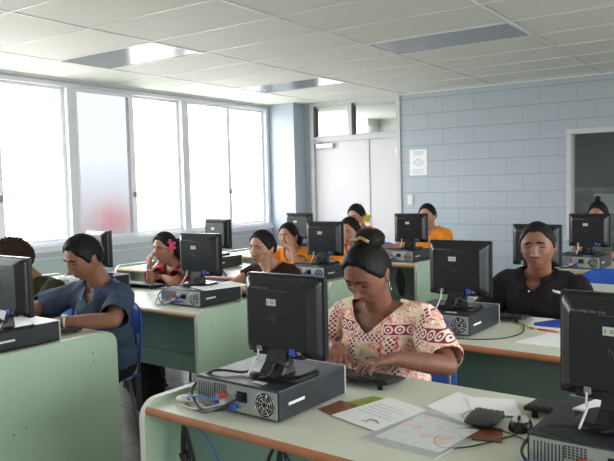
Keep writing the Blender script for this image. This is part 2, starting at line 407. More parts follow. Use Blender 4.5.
# light fixtures in the grid
FIX = [(-2.85, 5.05, 'unlit grey recessed ceiling light nearest the right half of the ceiling'),
       (-5.25, 3.85, 'recessed ceiling light shining white with window reflection above the second window'),
       (-5.25, 6.25, 'recessed ceiling light far back beside the pillar, partly reflecting the window')]
fx0 = None
for i, (fx, fy, lab) in enumerate(FIX):
    if fx0 is None:
        t = bpy.data.objects.new('ceiling_light', None); COL.objects.link(t); fx0 = t
        tag(t, lab, 'ceiling light', 'recessed ceiling lights')
        MB().bb(.012, 1.188, .012, .588, -.004, -.001).build('lens', 'lens', t)
        f = MB(); f.bb(0, 1.2, 0, .02, -.009, -.001); f.bb(0, 1.2, .58, .6, -.009, -.001); f.bb(0, .02, 0, .6, -.009, -.001); f.bb(1.18, 1.2, 0, .6, -.009, -.001)
        f.build('frame', 'tbar', t)
    else:
        t = fx0.copy(); COL.objects.link(t); t['label'] = lab
        for ch in fx0.children:
            c = ch.copy(); COL.objects.link(c); c.parent = t
    t.location = (fx, fy, CEIL)
# left wall with the long window band
SILL = .90; HEAD = 2.545
wl = MB().bb(XL-.15, XL, YN, YB, 0, SILL).bb(XL-.15, XL, YN, YB, HEAD, CEIL).bb(XL-.15, XL, 7.9, YB, SILL, HEAD).bb(XL-.15, XL, YN, -.33, SILL, HEAD)
struct('wall_left', wl, 'wall_side')
s_ = MB().bb(XL-.02, XL+.035, -.33, 7.93, SILL-.055, SILL+.012, .004).bb(XL, XL+.012, YN, 7.93, .775, .787)
for yy in np.arange(.4, 7.9, 1.22): s_.bb(XL, XL+.006, yy-.004, yy+.004, .1, .775)
struct('trim_2', s_, 'alu')
struct('baseboard_left', MB().bb(XL, XL+.015, YN, 7.9, 0, .1), 'dark_alu')
win_y = [(6.27, 7.86), (4.63, 6.19), (2.99, 4.55), (1.35, 2.91), (-.29, 1.27)]
for i, (a, b) in enumerate(win_y):
    f = MB().m(0)
    x0, x1 = XL-.1, XL+.01
    f.bb(x0, x1, a-.042, a+.012, SILL, HEAD, .004); f.bb(x0, x1, b-.012, b+.042, SILL, HEAD, .004)
    f.bb(x0, x1, a+.01, b-.01, HEAD-.035, HEAD); f.bb(x0, x1, a+.01, b-.01, SILL, SILL+.03)
    root = struct('window_%d' % (i+1), f, 'alu')
    mid = (a+b)/2 - .01
    for k, (p, q, xx) in enumerate(((a+.012, mid+.04, XL-.03), (mid-.02, b-.012, XL-.065))):
        s = MB(); st = .062 if k == 0 else .04
        zb = SILL+.03 if k else SILL+.015
        s.bb(xx-.015, xx+.015, p, p+st*.6, zb, HEAD-.035); s.bb(xx-.015, xx+.015, q-st, q, zb, HEAD-.035)
        s.bb(xx-.014, xx+.014, p, q, zb, zb+.04); s.bb(xx-.014, xx+.014, p, q, HEAD-.065, HEAD-.035)
        so = s.build('sash', 'sash_white', root)
        MB().bb(xx-.002, xx+.002, p+st*.6, q-st, zb+.04, HEAD-.065).build('pane', 'film_glass' if (i == 1 and k == 0) else 'glass', so)
        if k == 0: MB().bb(xx+.015, xx+.03, q-st+.008, q-.008, 1.36, 1.42, .003).build('latch', 'print', so)
# pillar in the corner
struct('trim_3', MB().bb(XL, -5.62, 7.93, YB, 0, CEIL), 'wall_blue')
# back wall : door opening x -5.52..-4.11, inner window x -2.03..1.2, z .80..1.97
DX0, DX1, DZ, DS = -5.52, -4.11, 2.04, -4.60
WX0, WX1, WZ0, WZ1 = -2.03, 1.3, .78, 1.985
wb = MB().bb(XL, DX0, YB, YB+.15, 0, CEIL).bb(DX1, WX0, YB, YB+.15, 0, CEIL).bb(WX0, WX1, YB, YB+.15, 0, WZ0).bb(WX0, WX1, YB, YB+.15, WZ1, CEIL).bb(WX1, XR, YB, YB+.15, 0, CEIL)
struct('wall_back', wb, 'block')
fr = MB()
for xx in (DX0+.03, DX1-.03): fr.bb(xx-.03, xx+.03, YB-.02, YB+.13, 0, CEIL, .004)
fr.bb(DX0+.06, DX1-.06, YB-.01, YB+.12, DZ, DZ+.07, .004); fr.bb(DX0+.06, DX1-.06, YB-.01, YB+.12, CEIL-.05, CEIL)
fr.bb(-4.90, -4.84, YB-.015, YB+.12, DZ+.07, CEIL-.05)
door = struct('door_1', fr, 'trim')
l1 = MB().bb(DX0+.062, DS-.004, YB+.02, YB+.06, .01, DZ, .003).build('door_leaf', 'door', door)
l2 = MB().bb(DS+.004, DX1-.062, YB+.02, YB+.06, .01, DZ, .003).build('door_leaf', 'door', door)
MB().bb(DS-.016, DS+.010, YB+.008, YB+.022, .01, DZ-.002).build('meeting_strip', 'trim', door)
MB().m(0).bb(DX0+.10, DX0+.38, YB-.035, YB+.018, DZ-.085, DZ-.025, .006).tube([(DX0+.2, YB-.03, DZ-.02), (DX0+.12, YB-.12, DZ+.0), (DX0+.06, YB-.02, DZ+.03)], .008).build('door_closer', 'silver', l1)
MB().bb(DX1-.075, DX1-.055, YB-.0, YB+.022, 1.78, 1.9).bb(DX1-.075, DX1-.055, YB-.0, YB+.022, .9, 1.02).build('hinge', 'chrome', l2)
MB().cyl((DS-.07, YB+.02, 1.0), (DS-.07, YB-.03, 1.0), .025).tube([(DS-.07, YB-.03, 1.0), (DS-.16, YB-.035, 1.0)], .01).build('door_handle', 'chrome', l1)
for k, (a, b) in enumerate(((DX0+.06, -4.90), (-4.84, DX1-.06))):
    s = MB(); z0, z1 = DZ+.07, CEIL-.05
    s.m(1).bb(a, a+.028, YB+.0, YB+.05, z0, z1); s.m(0).bb(b-.02, b, YB+.02, YB+.05, z0, z1).bb(a, b, YB+.02, YB+.05, z1-.03, z1).bb(a, b, YB+.02, YB+.05, z0, z0+.02)
    so = s.build('transom_sash', ['trim', 'dark_alu'], door)
    MB().bb(a+.028, b-.02, YB+.033, YB+.037, z0+.02, z1-.03).build('pane', 'dark_glass', so)
f = MB(); 
f.bb(WX0, WX0+.05, YB-.025, YB+.16, WZ0, WZ1, .004).bb(WX1-.05, WX1, YB-.025, YB+.16, WZ0, WZ1, .004).bb(WX0-.004, WX1+.004, YB-.029, YB+.158, WZ1-.04, WZ1+.015)
f.bb(WX0-.02, WX1+.02, YB-.05, YB+.16, WZ0-.03, WZ0+.01, .004).bb(-.40, -.34, YB, YB+.1, WZ0, WZ1-.04)
iw = struct('window_6', f, 'trim')
MB().bb(WX0+.05, -.40, YB+.06, YB+.065, WZ0+.01, WZ1-.04).build('pane', 'dark_glass', iw)
MB().bb(-.34, WX1-.05, YB+.06, YB+.065, WZ0+.01, WZ1-.04).build('pane', 'dark_glass', iw)
# adjoining rooms behind
YR = YB+3.2
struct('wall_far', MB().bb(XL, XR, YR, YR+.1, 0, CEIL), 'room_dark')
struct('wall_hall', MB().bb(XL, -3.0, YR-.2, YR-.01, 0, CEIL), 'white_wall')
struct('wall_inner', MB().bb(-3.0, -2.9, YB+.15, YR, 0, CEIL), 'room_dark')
struct('wall_inner_side', MB().bb(XL-.1, XL, YB+.15, YB+1.0, 0, CEIL).bb(XL-.1, XL, YB+2.6, YR, 0, CEIL).bb(XL-.1, XL, YB+1.0, YB+2.6, 0, .6), 'white_wall')  # unseen side opening added to brighten the hall behind the transoms
pb = MB().m(0).bb(-2.75, -1.25, YR-.04, YR-.006, .62, 1.30).m(1)
for a, b, c, d in ((-2.4, -2.1, .9, 1.2), (-1.9, -1.55, .8, 1.1), (-1.75, -1.5, 1.14, 1.26)): pb.bb(a, b, YR-.044, YR-.04, c, d)
tag(pb.build('notice_board', ['board', 'paper']), 'pale notice board on the far wall seen through the dark inner window', 'notice board')
lb = MB().bb(-1.15, -1.10, YR-.06, YR, 0, 2.1).bb(-.2, -.15, YR-.06, YR, 0, 2.1).bb(-1.15, -.15, YR-.06, YR, 2.1, 2.16)
struct('door_2', lb, 'trim')
# other walls (behind and beside the photographer)
wr = MB().bb(XR, XR+.15, YN, YB, 0, .85).bb(XR, XR+.15, YN, YB, 2.35, CEIL).bb(XR, XR+.15, YN, -.5, .85, 2.35).bb(XR, XR+.15, 5.7, YB+.8, .85, 2.35).bb(XR, XR+.15, YB+2.8, YB+3.3, .85, 2.35).bb(XR, XR+.15, YB, YB+3.3, 0, .85).bb(XR, XR+.15, YB, YB+3.3, 2.35, CEIL)  # opening past the back wall is unseen, added to light the inner room
struct('wall_right', wr, 'white_wall')
struct('wall_front', MB().bb(XL-.15, XR+.15, YN-.15, YN, 0, CEIL), 'white_wall')
for i, (a, b) in enumerate(((-.5, 1.5), (1.6, 3.6), (3.7, 5.7))):
    f = MB().bb(XR-.01, XR+.12, a-.05, a+.04, .85, 2.35).bb(XR-.01, XR+.12, b-.04, b+.05, .85, 2.35).bb(XR-.01, XR+.12, a, b, .85, .9).bb(XR-.01, XR+.12, a, b, 2.3, 2.35).bb(XR+.02, XR+.07, (a+b)/2-.03, (a+b)/2+.03, .9, 2.3)
    root = struct('window_%d' % (7+i), f, 'alu')
    MB().bb(XR+.04, XR+.045, a+.04, b-.04, .9, 2.3).build('pane', 'glass', root)
# poster and switch on the block wall
t = MB().m(0).bb(-3.985, -3.745, YB-.006, YB, 1.535, 1.865).m(1)
cx, cz = -3.862, 1.70
def flatdisc(mb, cx, cz, r1, r2, yy, a0=0, a1=2*PI, n=28, sx=1.0):
    vs = []; fs = []
    for i in range(n+1):
        a = a0+(a1-a0)*i/n
        vs += [(cx+r1*math.cos(a)*sx, yy, cz+r1*math.sin(a)), (cx+r2*math.cos(a)*sx, yy, cz+r2*math.sin(a))]
    for i in range(n): fs.append([2*i, 2*i+1, 2*i+3, 2*i+2])
    return mb.add(vs, fs)
flatdisc(t, cx, cz, .036, .046, YB-.0065); flatdisc(t, cx-.05, cz, .02, .027, YB-.0065, PI/2, 3*PI/2); flatdisc(t, cx+.05, cz, .02, .027, YB-.0065, -PI/2, PI/2); flatdisc(t, cx+.005, cz, .0, .012, YB-.0065)
for k in range(3): t.bb(cx-.085+.01*k, cx+.085-.01*k, YB-.0068, YB-.006, 1.835-.018*k, 1.842-.018*k)
for k in range(4): t.bb(cx-.085, cx+.08-.02*(k % 2), YB-.0068, YB-.006, 1.605-.016*k, 1.610-.016*k)
tag(t.build('poster', ['paper', 'greyink']), 'small white notice with a faint grey emblem on the block wall right of the door', 'poster')
t = tag(MB().bb(-4.02, -3.945, YB-.012, YB, 1.16, 1.285, .004).build('light_switch', 'white_plastic'), 'white light switch plate low on the block wall beneath the notice', 'light switch')
MB().bb(-3.995, -3.97, YB-.018, YB-.012, 1.2, 1.245, .002).build('rocker', 'white_plastic', t)

# ------------------------------------------------------------------ desks
TOP = .74
def panel_pts(dep, h, r, n=7):
    pts = [(0, 0)]
    for i in range(n+1):
        a = PI - (PI/2)*i/n; pts.append((r+r*math.cos(a), h-r+r*math.sin(a)))
    for i in range(n+1):
        a = PI/2 - (PI/2)*i/n; pts.append((dep-r+r*math.cos(a), h-r+r*math.sin(a)))
    pts.append((dep, 0)); return pts
def end_panel(x0, x1, dep):
    mb = MB(); pts = panel_pts(dep, TOP+.018, .065); n = len(pts)
    mb.m(0).prism(pts, 'x', x0, x1)
    # pale edge banding around the rim
    mb.m(1)
    outer = [(p+(.0015 if p > dep/2 else -.0015), q+.0015) for p, q in pts]
    vs = []
    for t in (x0-.0008, x1+.0008):
        vs += [(t, p, q) for p, q in outer]
    mb.add(vs, [[i, i+1, i+1+n, i+n] for i in range(n-1)])
    mb.m(2)
    return mb
def desk(label, x0, x1, y0, dep, mirror, modesty='desk_teal', edge='edge_brown'):
    """x0..x1 along the row; end panels at both ends"""
    W = x1-x0
    r = thing('computer_desk', label, 'desk', x0, y0, 0, 0, 'computer desks in rows')
    mb = MB(); mb.m(0).bb(.026, W-.026, .012, dep, TOP-.026, TOP)
    mb.build('desk_top', 'desk_top', r)
    pts = [(.012, TOP-.027)]+[(.012-.012*math.sin(a), TOP-.0135-.0135*math.cos(a)) for a in np.linspace(0, PI, 8)]+[(.012, TOP)]
    MB().prism(pts, 'x', .027, W-.027).build('front_edge', edge, r)
    for a in (0, W-.025):
        e = end_panel(a, a+.025, dep)
        side = a+.025 if a > 0 else a
        for (py, pz) in ((.10, .66), (.62, .67), (.62, .63), (.20, .40), (.26, .41), (.28, .18), (.33, .18)):
            if py < dep: e.bb(side-.001, side+.0012, py-.004, py+.004, pz-.004, pz+.004)
        e.build('end_panel', ['desk_green', 'rim_white', 'print'], r)
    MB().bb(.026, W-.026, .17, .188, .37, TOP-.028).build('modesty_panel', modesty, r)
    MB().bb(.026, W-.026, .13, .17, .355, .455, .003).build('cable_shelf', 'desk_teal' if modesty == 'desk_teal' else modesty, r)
    for a in (W*.34, W*.68): MB().bb(a-.03, a+.03, .19, .23, 0, .70).build('support_post', 'dark_alu', r)
    return r
RD = .76
LR = [1.37, 2.68, 3.96, 5.25]; RRr = [1.44, 2.77, 4.10, 5.44]
ords = ['front', 'second', 'third', 'back']
Ldesc = ['pale green desk at lower left where the man in the grey-blue polo sits', 'pale green desk behind him where the woman in red leans', 'pale green desk of the third left row, by the girl in orange beneath a monitor', 'pale green desk of the back left row facing the door']
Rdesc = ['large pale green desk nearest the camera with papers and the woman in floral shirt', 'pale green desk where the man in the black polo sits', 'pale green desk with a lone monitor behind the man in the black polo', 'pale green desk in the back right by the inner window']
for i in range(4):
    desk(Ldesc[i], -5.22, -2.815, LR[i], RD, False, edge='edge_brown' if i == 0 else 'edge_tan')
    desk(Rdesc[i], -1.80, .62, RRr[i], RD, False, modesty='desk_teal' if i == 0 else 'desk_teal_shaded', edge='edge_brown' if i < 2 else 'edge_tan')

# ------------------------------------------------------------------ computer case
def make_pc(label, x, y):
    W, H, L = .35, .10, .36
    r = thing('desktop_computer', label, 'computer', x, y, TOP, 0, 'desktop computer cases under the monitors')
    y0 = -L/2; y1 = L/2
    MB().bb(-W/2, W/2, y0+.006, y1-.006, .006, H, .004).build('case', 'case_metal', r)
    MB().bb(-W/2-.001, W/2+.001, y1-.006, y1, .003, H+.001, .002).build('front_bezel', 'silver', r)
    for sx in (-1, 1):
        MB().bb(sx*.14-.015, sx*.14+.015, y0+.03, y0+.06, 0, .006).bb(sx*.14-.015, sx*.14+.015, y1-.06, y1-.03, 0, .006).build('foot', 'black_plastic', r)
    rp = MB().m(0).bb(-W/2+.008, W/2-.006, y0, y0+.008, .012, H-.006)
    for i in range(9): rp.m(1).bb(-W/2+.018+i*.0085, -W/2+.0215+i*.0085, y0-.0006, y0+.001, .03, H-.014)
    rp.build('rear_plate', ['rear_metal', 'dark_alu'], r)
    gr = MB().m(0)
    for i in range(6):
        for j in range(5): gr.bb(-.085+i*.009, -.079+i*.009, y0-.0008, y0+.001, .058+j*.0065, .0625+j*.0065)
    gr.build('vent_grille', 'dark_alu', r)
    # fan
    fm = MB().m(0); c = (W/2-.05, y0, .052)
    fm.cyl((c[0], y0-.0008, c[2]), (c[0], y0+.001, c[2]), .038, n=28)
    fm.build('fan_recess', 'bezel', r)
    wm = MB()
    for rr_ in (.038, .030, .021, .012):
        wm.tube([(c[0]+rr_*math.cos(a), y0-.003, c[2]+rr_*math.sin(a)) for a in np.linspace(0, 2*PI, 26)[:-1]], .0009, 5, True)
    for k in range(8):
        a = k*PI/4+.2; wm.tube([(c[0]+.006*math.cos(a), y0-.0035, c[2]+.006*math.sin(a)), (c[0]+.022*math.cos(a+.25), y0-.004, c[2]+.022*math.sin(a+.25)), (c[0]+.039*math.cos(a+.3), y0-.002, c[2]+.039*math.sin(a+.3))], .001, 5)
    wm.build('fan_guard', 'chrome', r)
    MB().bb(.012, .052, y0-.003, y0+.002, .045, .078, .001).bb(.02, .044, y0-.016, y0-.003, .05, .072, .003).build('power_socket', 'bezel', r)
    for nm, m_, a, b, z0, z1, pr_ in (('display_port', 'vga_blue', -.022, .012, .022, .036, .02), ('audio_port', 'green_plastic', .020, .028, .022, .030, .006), ('audio_port', 'pink_plastic', .031, .039, .022, .030, .006),
                                      ('network_port', 'red_plastic', -.052, -.034, .05, .064, .02), ('keyboard_port', 'vga_blue', -.075, -.062, .024, .036, .012), ('serial_port', 'rear_metal', -.028, .004, .056, .068, .004), ('usb_port', 'white_plastic', -.056, -.030, .026, .040, .012)):
        MB().bb(a, b, y0-pr_, y0+.001, z0, z1, .002).build(nm, m_, r)
    MB().bb(W/2-.001, W/2+.0012, y0+.05, y0+.13, .046, .055).build('side_label', 'white_plastic', r)
    MB().bb(.04, .09, y0+.035, y0+.055, H-.0005, H+.0012).build('top_label', 'sticker', r)
    # cables from the rear: a bundle that loops off to the left and over the desk edge
    for nm, m_, pts, rd in (('power_cable', 'cable', [(.03, y0-.016, .06), (.0, y0-.05, .04), (-.06, y0-.055, .014), (-.13, y0-.045, .006), (-.19, y0-.03, .012)], .0042),
                            ('display_cable', 'cable', [(-.005, y0-.02, .03), (-.03, y0-.045, .022), (-.09, y0-.05, .012), (-.15, y0-.03, .03), (-.185, y0-.0, .06), (-.14, y0+.05, .108), (-.05, y0+.09, .107), (-.02, y0+.12, .112)], .0042),
                            ('network_cable', 'cable_blue', [(-.045, y0-.02, .057), (-.07, y0-.035, .045), (-.12, y0-.035, .05), (-.19, y0-.02, .03), (-.2, y0-.0, .012)], .003),
                            ('usb_cable', 'cable_white', [(-.043, y0-.012, .033), (-.07, y0-.03, .022), (-.13, y0-.05, .01), (-.2, y0-.045, .012)], .003)):
        MB().tube(spline(pts, 6), rd, 7).build(nm, m_, r)
    return r
PCs = [('black computer case under the nearest monitor with a tangle of rear cables', -1.475, 1.73),
       ('black computer case at lower right edge with a paper on its top', -.405, 1.80),
       ('black computer case in front of the man in the black polo', -1.475, 3.09),
       ('dark computer case at the left edge, seen from its blank side', -3.08, 1.70),
       ('black computer case with a white sheet on top, in front of the woman in brown', -3.13, 3.02),
       ('black computer case at far left behind the man in grey-blue', -4.22, 3.02),
       ('black computer case in front of the girl in orange at the third left desk', -3.15, 4.30),
       ('black computer case beside the wall, below the monitor turned edge-on', -4.40, 4.42),
       ('grey-backed computer case in front of the woman in orange at the block wall', -3.12, 5.60),
       ('computer case on the back left desk next to the pillar', -4.33, 5.60),
       ('computer case hidden behind the head of the man in black', -1.49, 4.42),
       ('computer case on the back right desk with its grey rear towards the camera', -1.59, 5.76)]
pc0 = make_pc(*PCs[0])
for l, x, y in PCs[1:]: dup(pc0, l, x, y, TOP)

# ------------------------------------------------------------------ monitor
def rrect(w, h, r, n=5):
    pts = []
    for cx_, cz_, a0 in ((w/2-r, h/2-r, 0), (-w/2+r, h/2-r, PI/2), (-w/2+r, -h/2+r, PI), (w/2-r, -h/2+r, 3*PI/2)):
        for i in range(n+1):
            a = a0+PI/2*i/n; pts.append((cx_+r*math.cos(a), cz_+r*math.sin(a)))
    return pts
def loft(mb, rings, smooth=False):
    n = len(rings[0]); vs = [p for r in rings for p in r]
    fs = [[j*n+i, j*n+(i+1) % n, (j+1)*n+(i+1) % n, (j+1)*n+i] for j in range(len(rings)-1) for i in range(n)]
    fs += [list(range(n-1, -1, -1)), [(len(rings)-1)*n+i for i in range(n)]]
    return mb.add(vs, fs, smooth)
def text_mesh(txt, size):
    cu = bpy.data.curves.new('txt', 'FONT'); cu.body = txt; cu.size = size; cu.align_x = 'CENTER'; cu.align_y = 'CENTER'
    o = bpy.data.objects.new('txt', cu); COL.objects.link(o)
    dg = bpy.context.evaluated_depsgraph_get(); me = bpy.data.meshes.new_from_object(o.evaluated_get(dg))
    bpy.data.objects.remove(o); return me
def add_text(mb, txt, size, fn, sx=1):
    me = text_mesh(txt, size)
    mb.add([fn(v.co.x*sx, v.co.y) for v in me.vertices], [list(p.vertices) for p in me.polygons])
    bpy.data.meshes.remove(me)
CZ = .192
def make_monitor(label, x, y, z, turn):
    W, H = .318, .264
    r = thing('computer_monitor', label, 'monitor', x, y, z, turn, 'black flat monitors on the desks')
    b = MB(); z0 = CZ
    loft(b, [[(p, yy, q+z0) for p, q in rrect(W-e, H-e, .008)] for yy, e in ((-.004, .006), (-.002, 0), (.016, 0), (.018, .004))])
    b.build('bezel', 'bezel', r)
    MB().bb(-W/2+.014, W/2-.014, .0175, .0188, z0-H/2+.022, z0+H/2-.014).build('screen', 'screen', r)
    # rear housing : stepped bulge
    h = MB()
    loft(h, [[(p, -yy, q+z0+dz) for p, q in rrect(W-ex, H-ez, rr_)] for yy, ex, ez, rr_, dz in
             ((.003, .012, .012, .014, 0), (.016, .018, .016, .018, 0), (.024, .030, .026, .02, 0), (.040, .066, .052, .02, -.002), (.046, .078, .064, .02, -.002))])
    hh = h.build('rear_housing', 'black_plastic', r)
    # recessed carrying handle
    k = MB(); k.m(0).prism([(-.05, z0+.083), (.05, z0+.083), (.043, z0+.066), (-.043, z0+.066)], 'y', -.0472, -.045)
    k.m(1)
    for a, c, d, e in ((-.05, .05, z0+.083, z0+.0845),): k.bb(a, c, -.0485, -.0455, d, e)
    k.build('handle_recess', ['dark_hole', 'logo'], hh)
    MB().m(0).bb(-.038, .0, -.0478, -.046, z0+.036, z0+.057).m(1).bb(-.034, -.030, -.0482, -.0478, z0+.042, z0+.051).bb(-.022, -.006, -.0482, -.0478, z0+.042, z0+.045).bb(-.022, -.008, -.0482, -.0478, z0+.047, z0+.050).build('asset_sticker', ['sticker', 'print'], hh)
    lg = MB().m(0); lg.cyl((-.012, -.0475, z0-.004), (-.012, -.0455, z0-.004), .0185, n=28)
    lg.m(1); add_text(lg, 'hp', .030, lambda u, v: (-.012+u+v*.22, -.0479, z0-.004+v))
    lg.build('logo', ['dark_hole', 'logo'], hh)
    tx = MB(); add_text(tx, 'NM HP485 SER. VUS', .0088, lambda u, v: (-.075+u, -.0476, z0+.0905+v), 1.15)
    tx.build('marking', 'logo_txt', hh)
    vt = MB()
    for i in range(30): vt.bb(-.105+i*.0072, -.1022+i*.0072, -.0343, -.033, z0+.0975, z0+.1035)
    vt.build('vents', 'dark_hole', hh)
    pr_ = MB().m(0).bb(-.105, .10, -.042, -.02, z0-.128, z0-.088, .004).m(1).bb(.052, .072, -.052, -.038, z0-.118, z0-.094, .002).m(2).bb(-.082, -.066, -.052, -.038, z0-.116, z0-.098, .002).bb(.078, .092, -.046, -.038, z0-.112, z0-.1, .002)
    pr_.build('port_bay', ['dark_hole', 'vga_blue', 'print'], hh)
    # stand : leaning column and rounded foot
    s = MB(); prof = [(-.040, z0-.07), (-.034, .10), (-.055, .03), (-.085, .012), (.015, .012), (.006, .05), (.0, .11), (-.006, z0-.06)]
    prof = [(-.028, z0-.065), (-.040, .10), (-.058, .05), (-.082, .016), (-.012, .016), (-.014, .06), (-.010, .11), (-.006, z0-.065)]
    hw = [.040, .038, .040, .046, .046, .040, .038, .040]
    n = len(prof); vs = [(-a, p, q) for (p, q), a in zip(prof, hw)]+[(a, p, q) for (p, q), a in zip(prof, hw)]
    s.add(vs, [list(range(n)), list(range(2*n-1, n-1, -1))]+[[i, i+n, (i+1) % n+n, (i+1) % n] for i in range(n)])
    s.bb(-.012, .012, -.078, -.03, .016, .05, .004)
    s.cyl((-.05, -.028, z0-.062), (.05, -.028, z0-.062), .014)
    s.build('stand', 'black_plastic', r)
    f = MB(); loft(f, [[(p, q-.012, zz) for p, q in rrect(.205-e, .17-e, .05)] for zz, e in ((.002, 0), (.012, .0), (.018, .02))])
    f.build('base', 'black_plastic', r)
    MB().tube(spline([(.062, -.052, z0-.112), (.055, -.058, z0-.15), (.03, -.085, .06), (.015, -.10, .022), (-.02, -.11, .008)], 6), .004, 7).build('signal_cable', 'cable', r)
    MB().tube(spline([(-.074, -.052, z0-.11), (-.072, -.06, z0-.14), (-.06, -.08, .06), (-.07, -.115, .008)], 6), .003, 7).build('power_cable', 'cable_white', r)
    return r
M['dark_hole'] = mat('recess_black', (.006, .006, .007), .5)
ZP = TOP+.10
MON = [('large black monitor nearest the camera, in front of the woman in floral shirt', -1.405, 1.725, ZP, 0),
       ('black monitor cut by the right edge of the picture', -.398, 1.80, ZP, -4),
       ('black monitor in front of the man in the black polo', -1.43, 3.10, ZP, 0),
       ('black monitor right of the woman in red, above a case with a white sheet', -3.155, 3.05, ZP, 7),
       ('black monitor cut by the left edge beside the man in grey-blue', -2.94, 1.66, ZP, 0),
       ('black monitor seen narrow directly behind the head of the man in grey-blue', -4.225, 3.08, ZP, -8),
       ('black monitor between the ponytailed woman and the girl in orange', -3.135, 4.36, ZP, 7),
       ('black monitor with light-washed back below the window corner', -4.42, 4.50, ZP, -2),
       ('black monitor in front of the woman in orange at the block wall', -3.09, 5.66, ZP, 9),
       ('light-washed monitor by the pillar, behind the ponytailed woman', -4.36, 5.62, ZP, 4),
       ('black monitor directly behind the head of the man in black', -1.495, 4.38, ZP, -5),
       ('black monitor in the back right before the inner window', -1.545, 5.77, ZP, 0)]
m0 = None
for l, x, y, z, t in MON:
    if m0 is None: m0 = make_monitor(l, x, y, z, math.radians(t))
    else: dup(m0, l, x, y, z, math.radians(t))

# ------------------------------------------------------------------ keyboards, mice
def make_keyboard(label, x, y, turn=0):
    r = thing('keyboard', label, 'keyboard', x, y, TOP, turn, 'black keyboards')
    b = MB(); pts = [(-.07, .022), (.07, .008), (.075, .012), (.072, .018), (-.066, .034), (-.072, .030)]
    b.prism(pts, 'x', -.22, .22); b.build('body', 'black_plastic', r)
    k = MB(); 
    for row in range(5):
        yy = -.045+row*.024; zz = .0315-(yy+.066)*.116
        n = 21
        for c in range(n):
            xx = -.205+c*.0205
            if row == 4 and 4 <= c <= 8: 
                if c == 6: k.box((xx, yy, zz), (.10, .018, .012), .002)
                continue
            k.box((xx, yy, zz), (.0172, .018, .012), .0015)
    k.build('keys', 'key', r)['kind'] = 'stuff'
    for s_ in (-1, 1): MB().bb(s_*.19-.009, s_*.19+.009, -.061, -.057, 0, .026).build('foot', 'black_plastic', r)
    MB().bb(-.2, .2, .05, .066, 0, .011).build('front_rest', 'black_plastic', r)
    return r
kb0 = make_keyboard('black keyboard under the hands of the woman in floral shirt', -1.42, 2.06, math.radians(3))
for l, x, y, t in (('black keyboard right of the mouse on the nearest desk', -.51, 2.09, 4), ('black keyboard in front of the man in the black polo', -1.43, 3.38, 2), ('black keyboard beside the case in front of the man in grey-blue', -3.22, 1.99, 0),
                   ('black keyboard at the hands of the woman in red', -4.03, 3.27, 2), ('black keyboard in front of the woman in brown', -3.09, 3.32, 0), ('black keyboard at the third left desk by the girl in orange', -3.12, 4.62, 0), ('black keyboard in front of the orange-dressed woman at the wall', -3.12, 5.90, 0)):
    dup(kb0, l, x, y, TOP, math.radians(t))
# mouse on the near desk
r = thing('computer_mouse', 'black and silver mouse beside the dark pouch on the nearest desk', 'mouse', -.70, 1.915, TOP, math.radians(8))
def mouse_half(zmin, sx, sy, top, cut=None):
    mb = MB(); nu, nv = 26, 12; vs = []
    for j in range(nv+1):
        th = PI/2*j/nv
        for i in range(nu):
            ph = 2*PI*i/nu; xx = sx*math.cos(ph)*math.cos(th); yy = sy*math.sin(ph)*math.cos(th)
            vs.append((xx*(1-.12*yy/sy), yy, zmin+top*math.sin(th)*(1+.12*yy/sy*0)))
    fs = [[j*nu+i, j*nu+(i+1) % nu, (j+1)*nu+(i+1) % nu, (j+1)*nu+i] for j in range(nv) for i in range(nu)]
    fs.append(list(range(nu-1, -1, -1)))
    return mb.add(vs, fs, True)
mm = mouse_half(.001, .033, .056, .034); mm.build('body', 'black_plastic', r)
bt = mouse_half(.004, .030, .050, .0335)
keep = [(f, mi) for f, mi in zip(bt.f, bt.mi) if np.mean([bt.v[i][1] for i in f]) < .012 and len(f) == 4]
bt.f = [k[0] for k in keep]; bt.mi = [0]*len(keep); bt.sm = [True]*len(keep)
bt.build('buttons', 'silver', r)
MB().cyl((-.003, -.022, .034), (.003, -.022, .034), .008, n=14).build('scroll_wheel', 'black_plastic', r)
MB().bb(-.0007, .0007, -.05, -.03, .02, .031).build('button_gap', 'bezel', r)
MB().tube(spline([(0, -.054, .01), (.0, -.075, .004), (-.03, -.12, .003), (-.09, -.21, .003), (-.155, -.25, .003), (-.19, -.19, .003), (-.15, -.09, .003), (-.05, -.07, .009), (.05, -.12, .003), (.085, -.22, .003), (.085, -.30, .003)], 8), .002, 7).build('cord', 'cable', r)

# ------------------------------------------------------------------ papers and small things
def sheet(name, label, cat, corners, z, mats='paper', th=.0012, group=None, marks=None):
    c = sum((Vector((a, b, 0)) for a, b in corners), Vector())/len(corners)
    r = thing(name, label, cat, c.x, c.y, z, 0, group)
    mb = MB().m(0).prism([(a-c.x, b-c.y) for a, b in corners], 'z', 0, th)
    if marks:
        (A, B, Cc, Dd) = [Vector((a-c.x, b-c.y, 0)) for a, b in corners]
        P = lambda u, v: A*(1-u)*(1-v)+B*u*(1-v)+Cc*u*v+Dd*(1-u)*v
        mb.m(1)
        for (u0_, u1_, v0_, v1_) in marks:
            q = [P(u0_, v0_), P(u1_, v0_), P(u1_, v1_), P(u0_, v1_)]; mb.add([(p.x, p.y, th+.0003) for p in q], [[0, 1, 2, 3]])
    o = mb.build(name, [mats, 'greyink'])
    o.location = r.location; o.rotation_euler = r.rotation_euler
    for k in ('label', 'category', 'group'):
        if k in r: o[k] = r[k]
    bpy.data.objects.remove(r); return o
lines = [(.12, .88-.1*(i % 3), .12+i*.085, .135+i*.085) for i in range(9)]
sheet('leaflet', 'olive green leaflet beneath a white sheet beside the nearest computer case', 'leaflet', [(-1.275, 1.78), (-1.21, 1.94), (-1.08, 1.93), (-1.15, 1.76)], TOP, 'card_green')
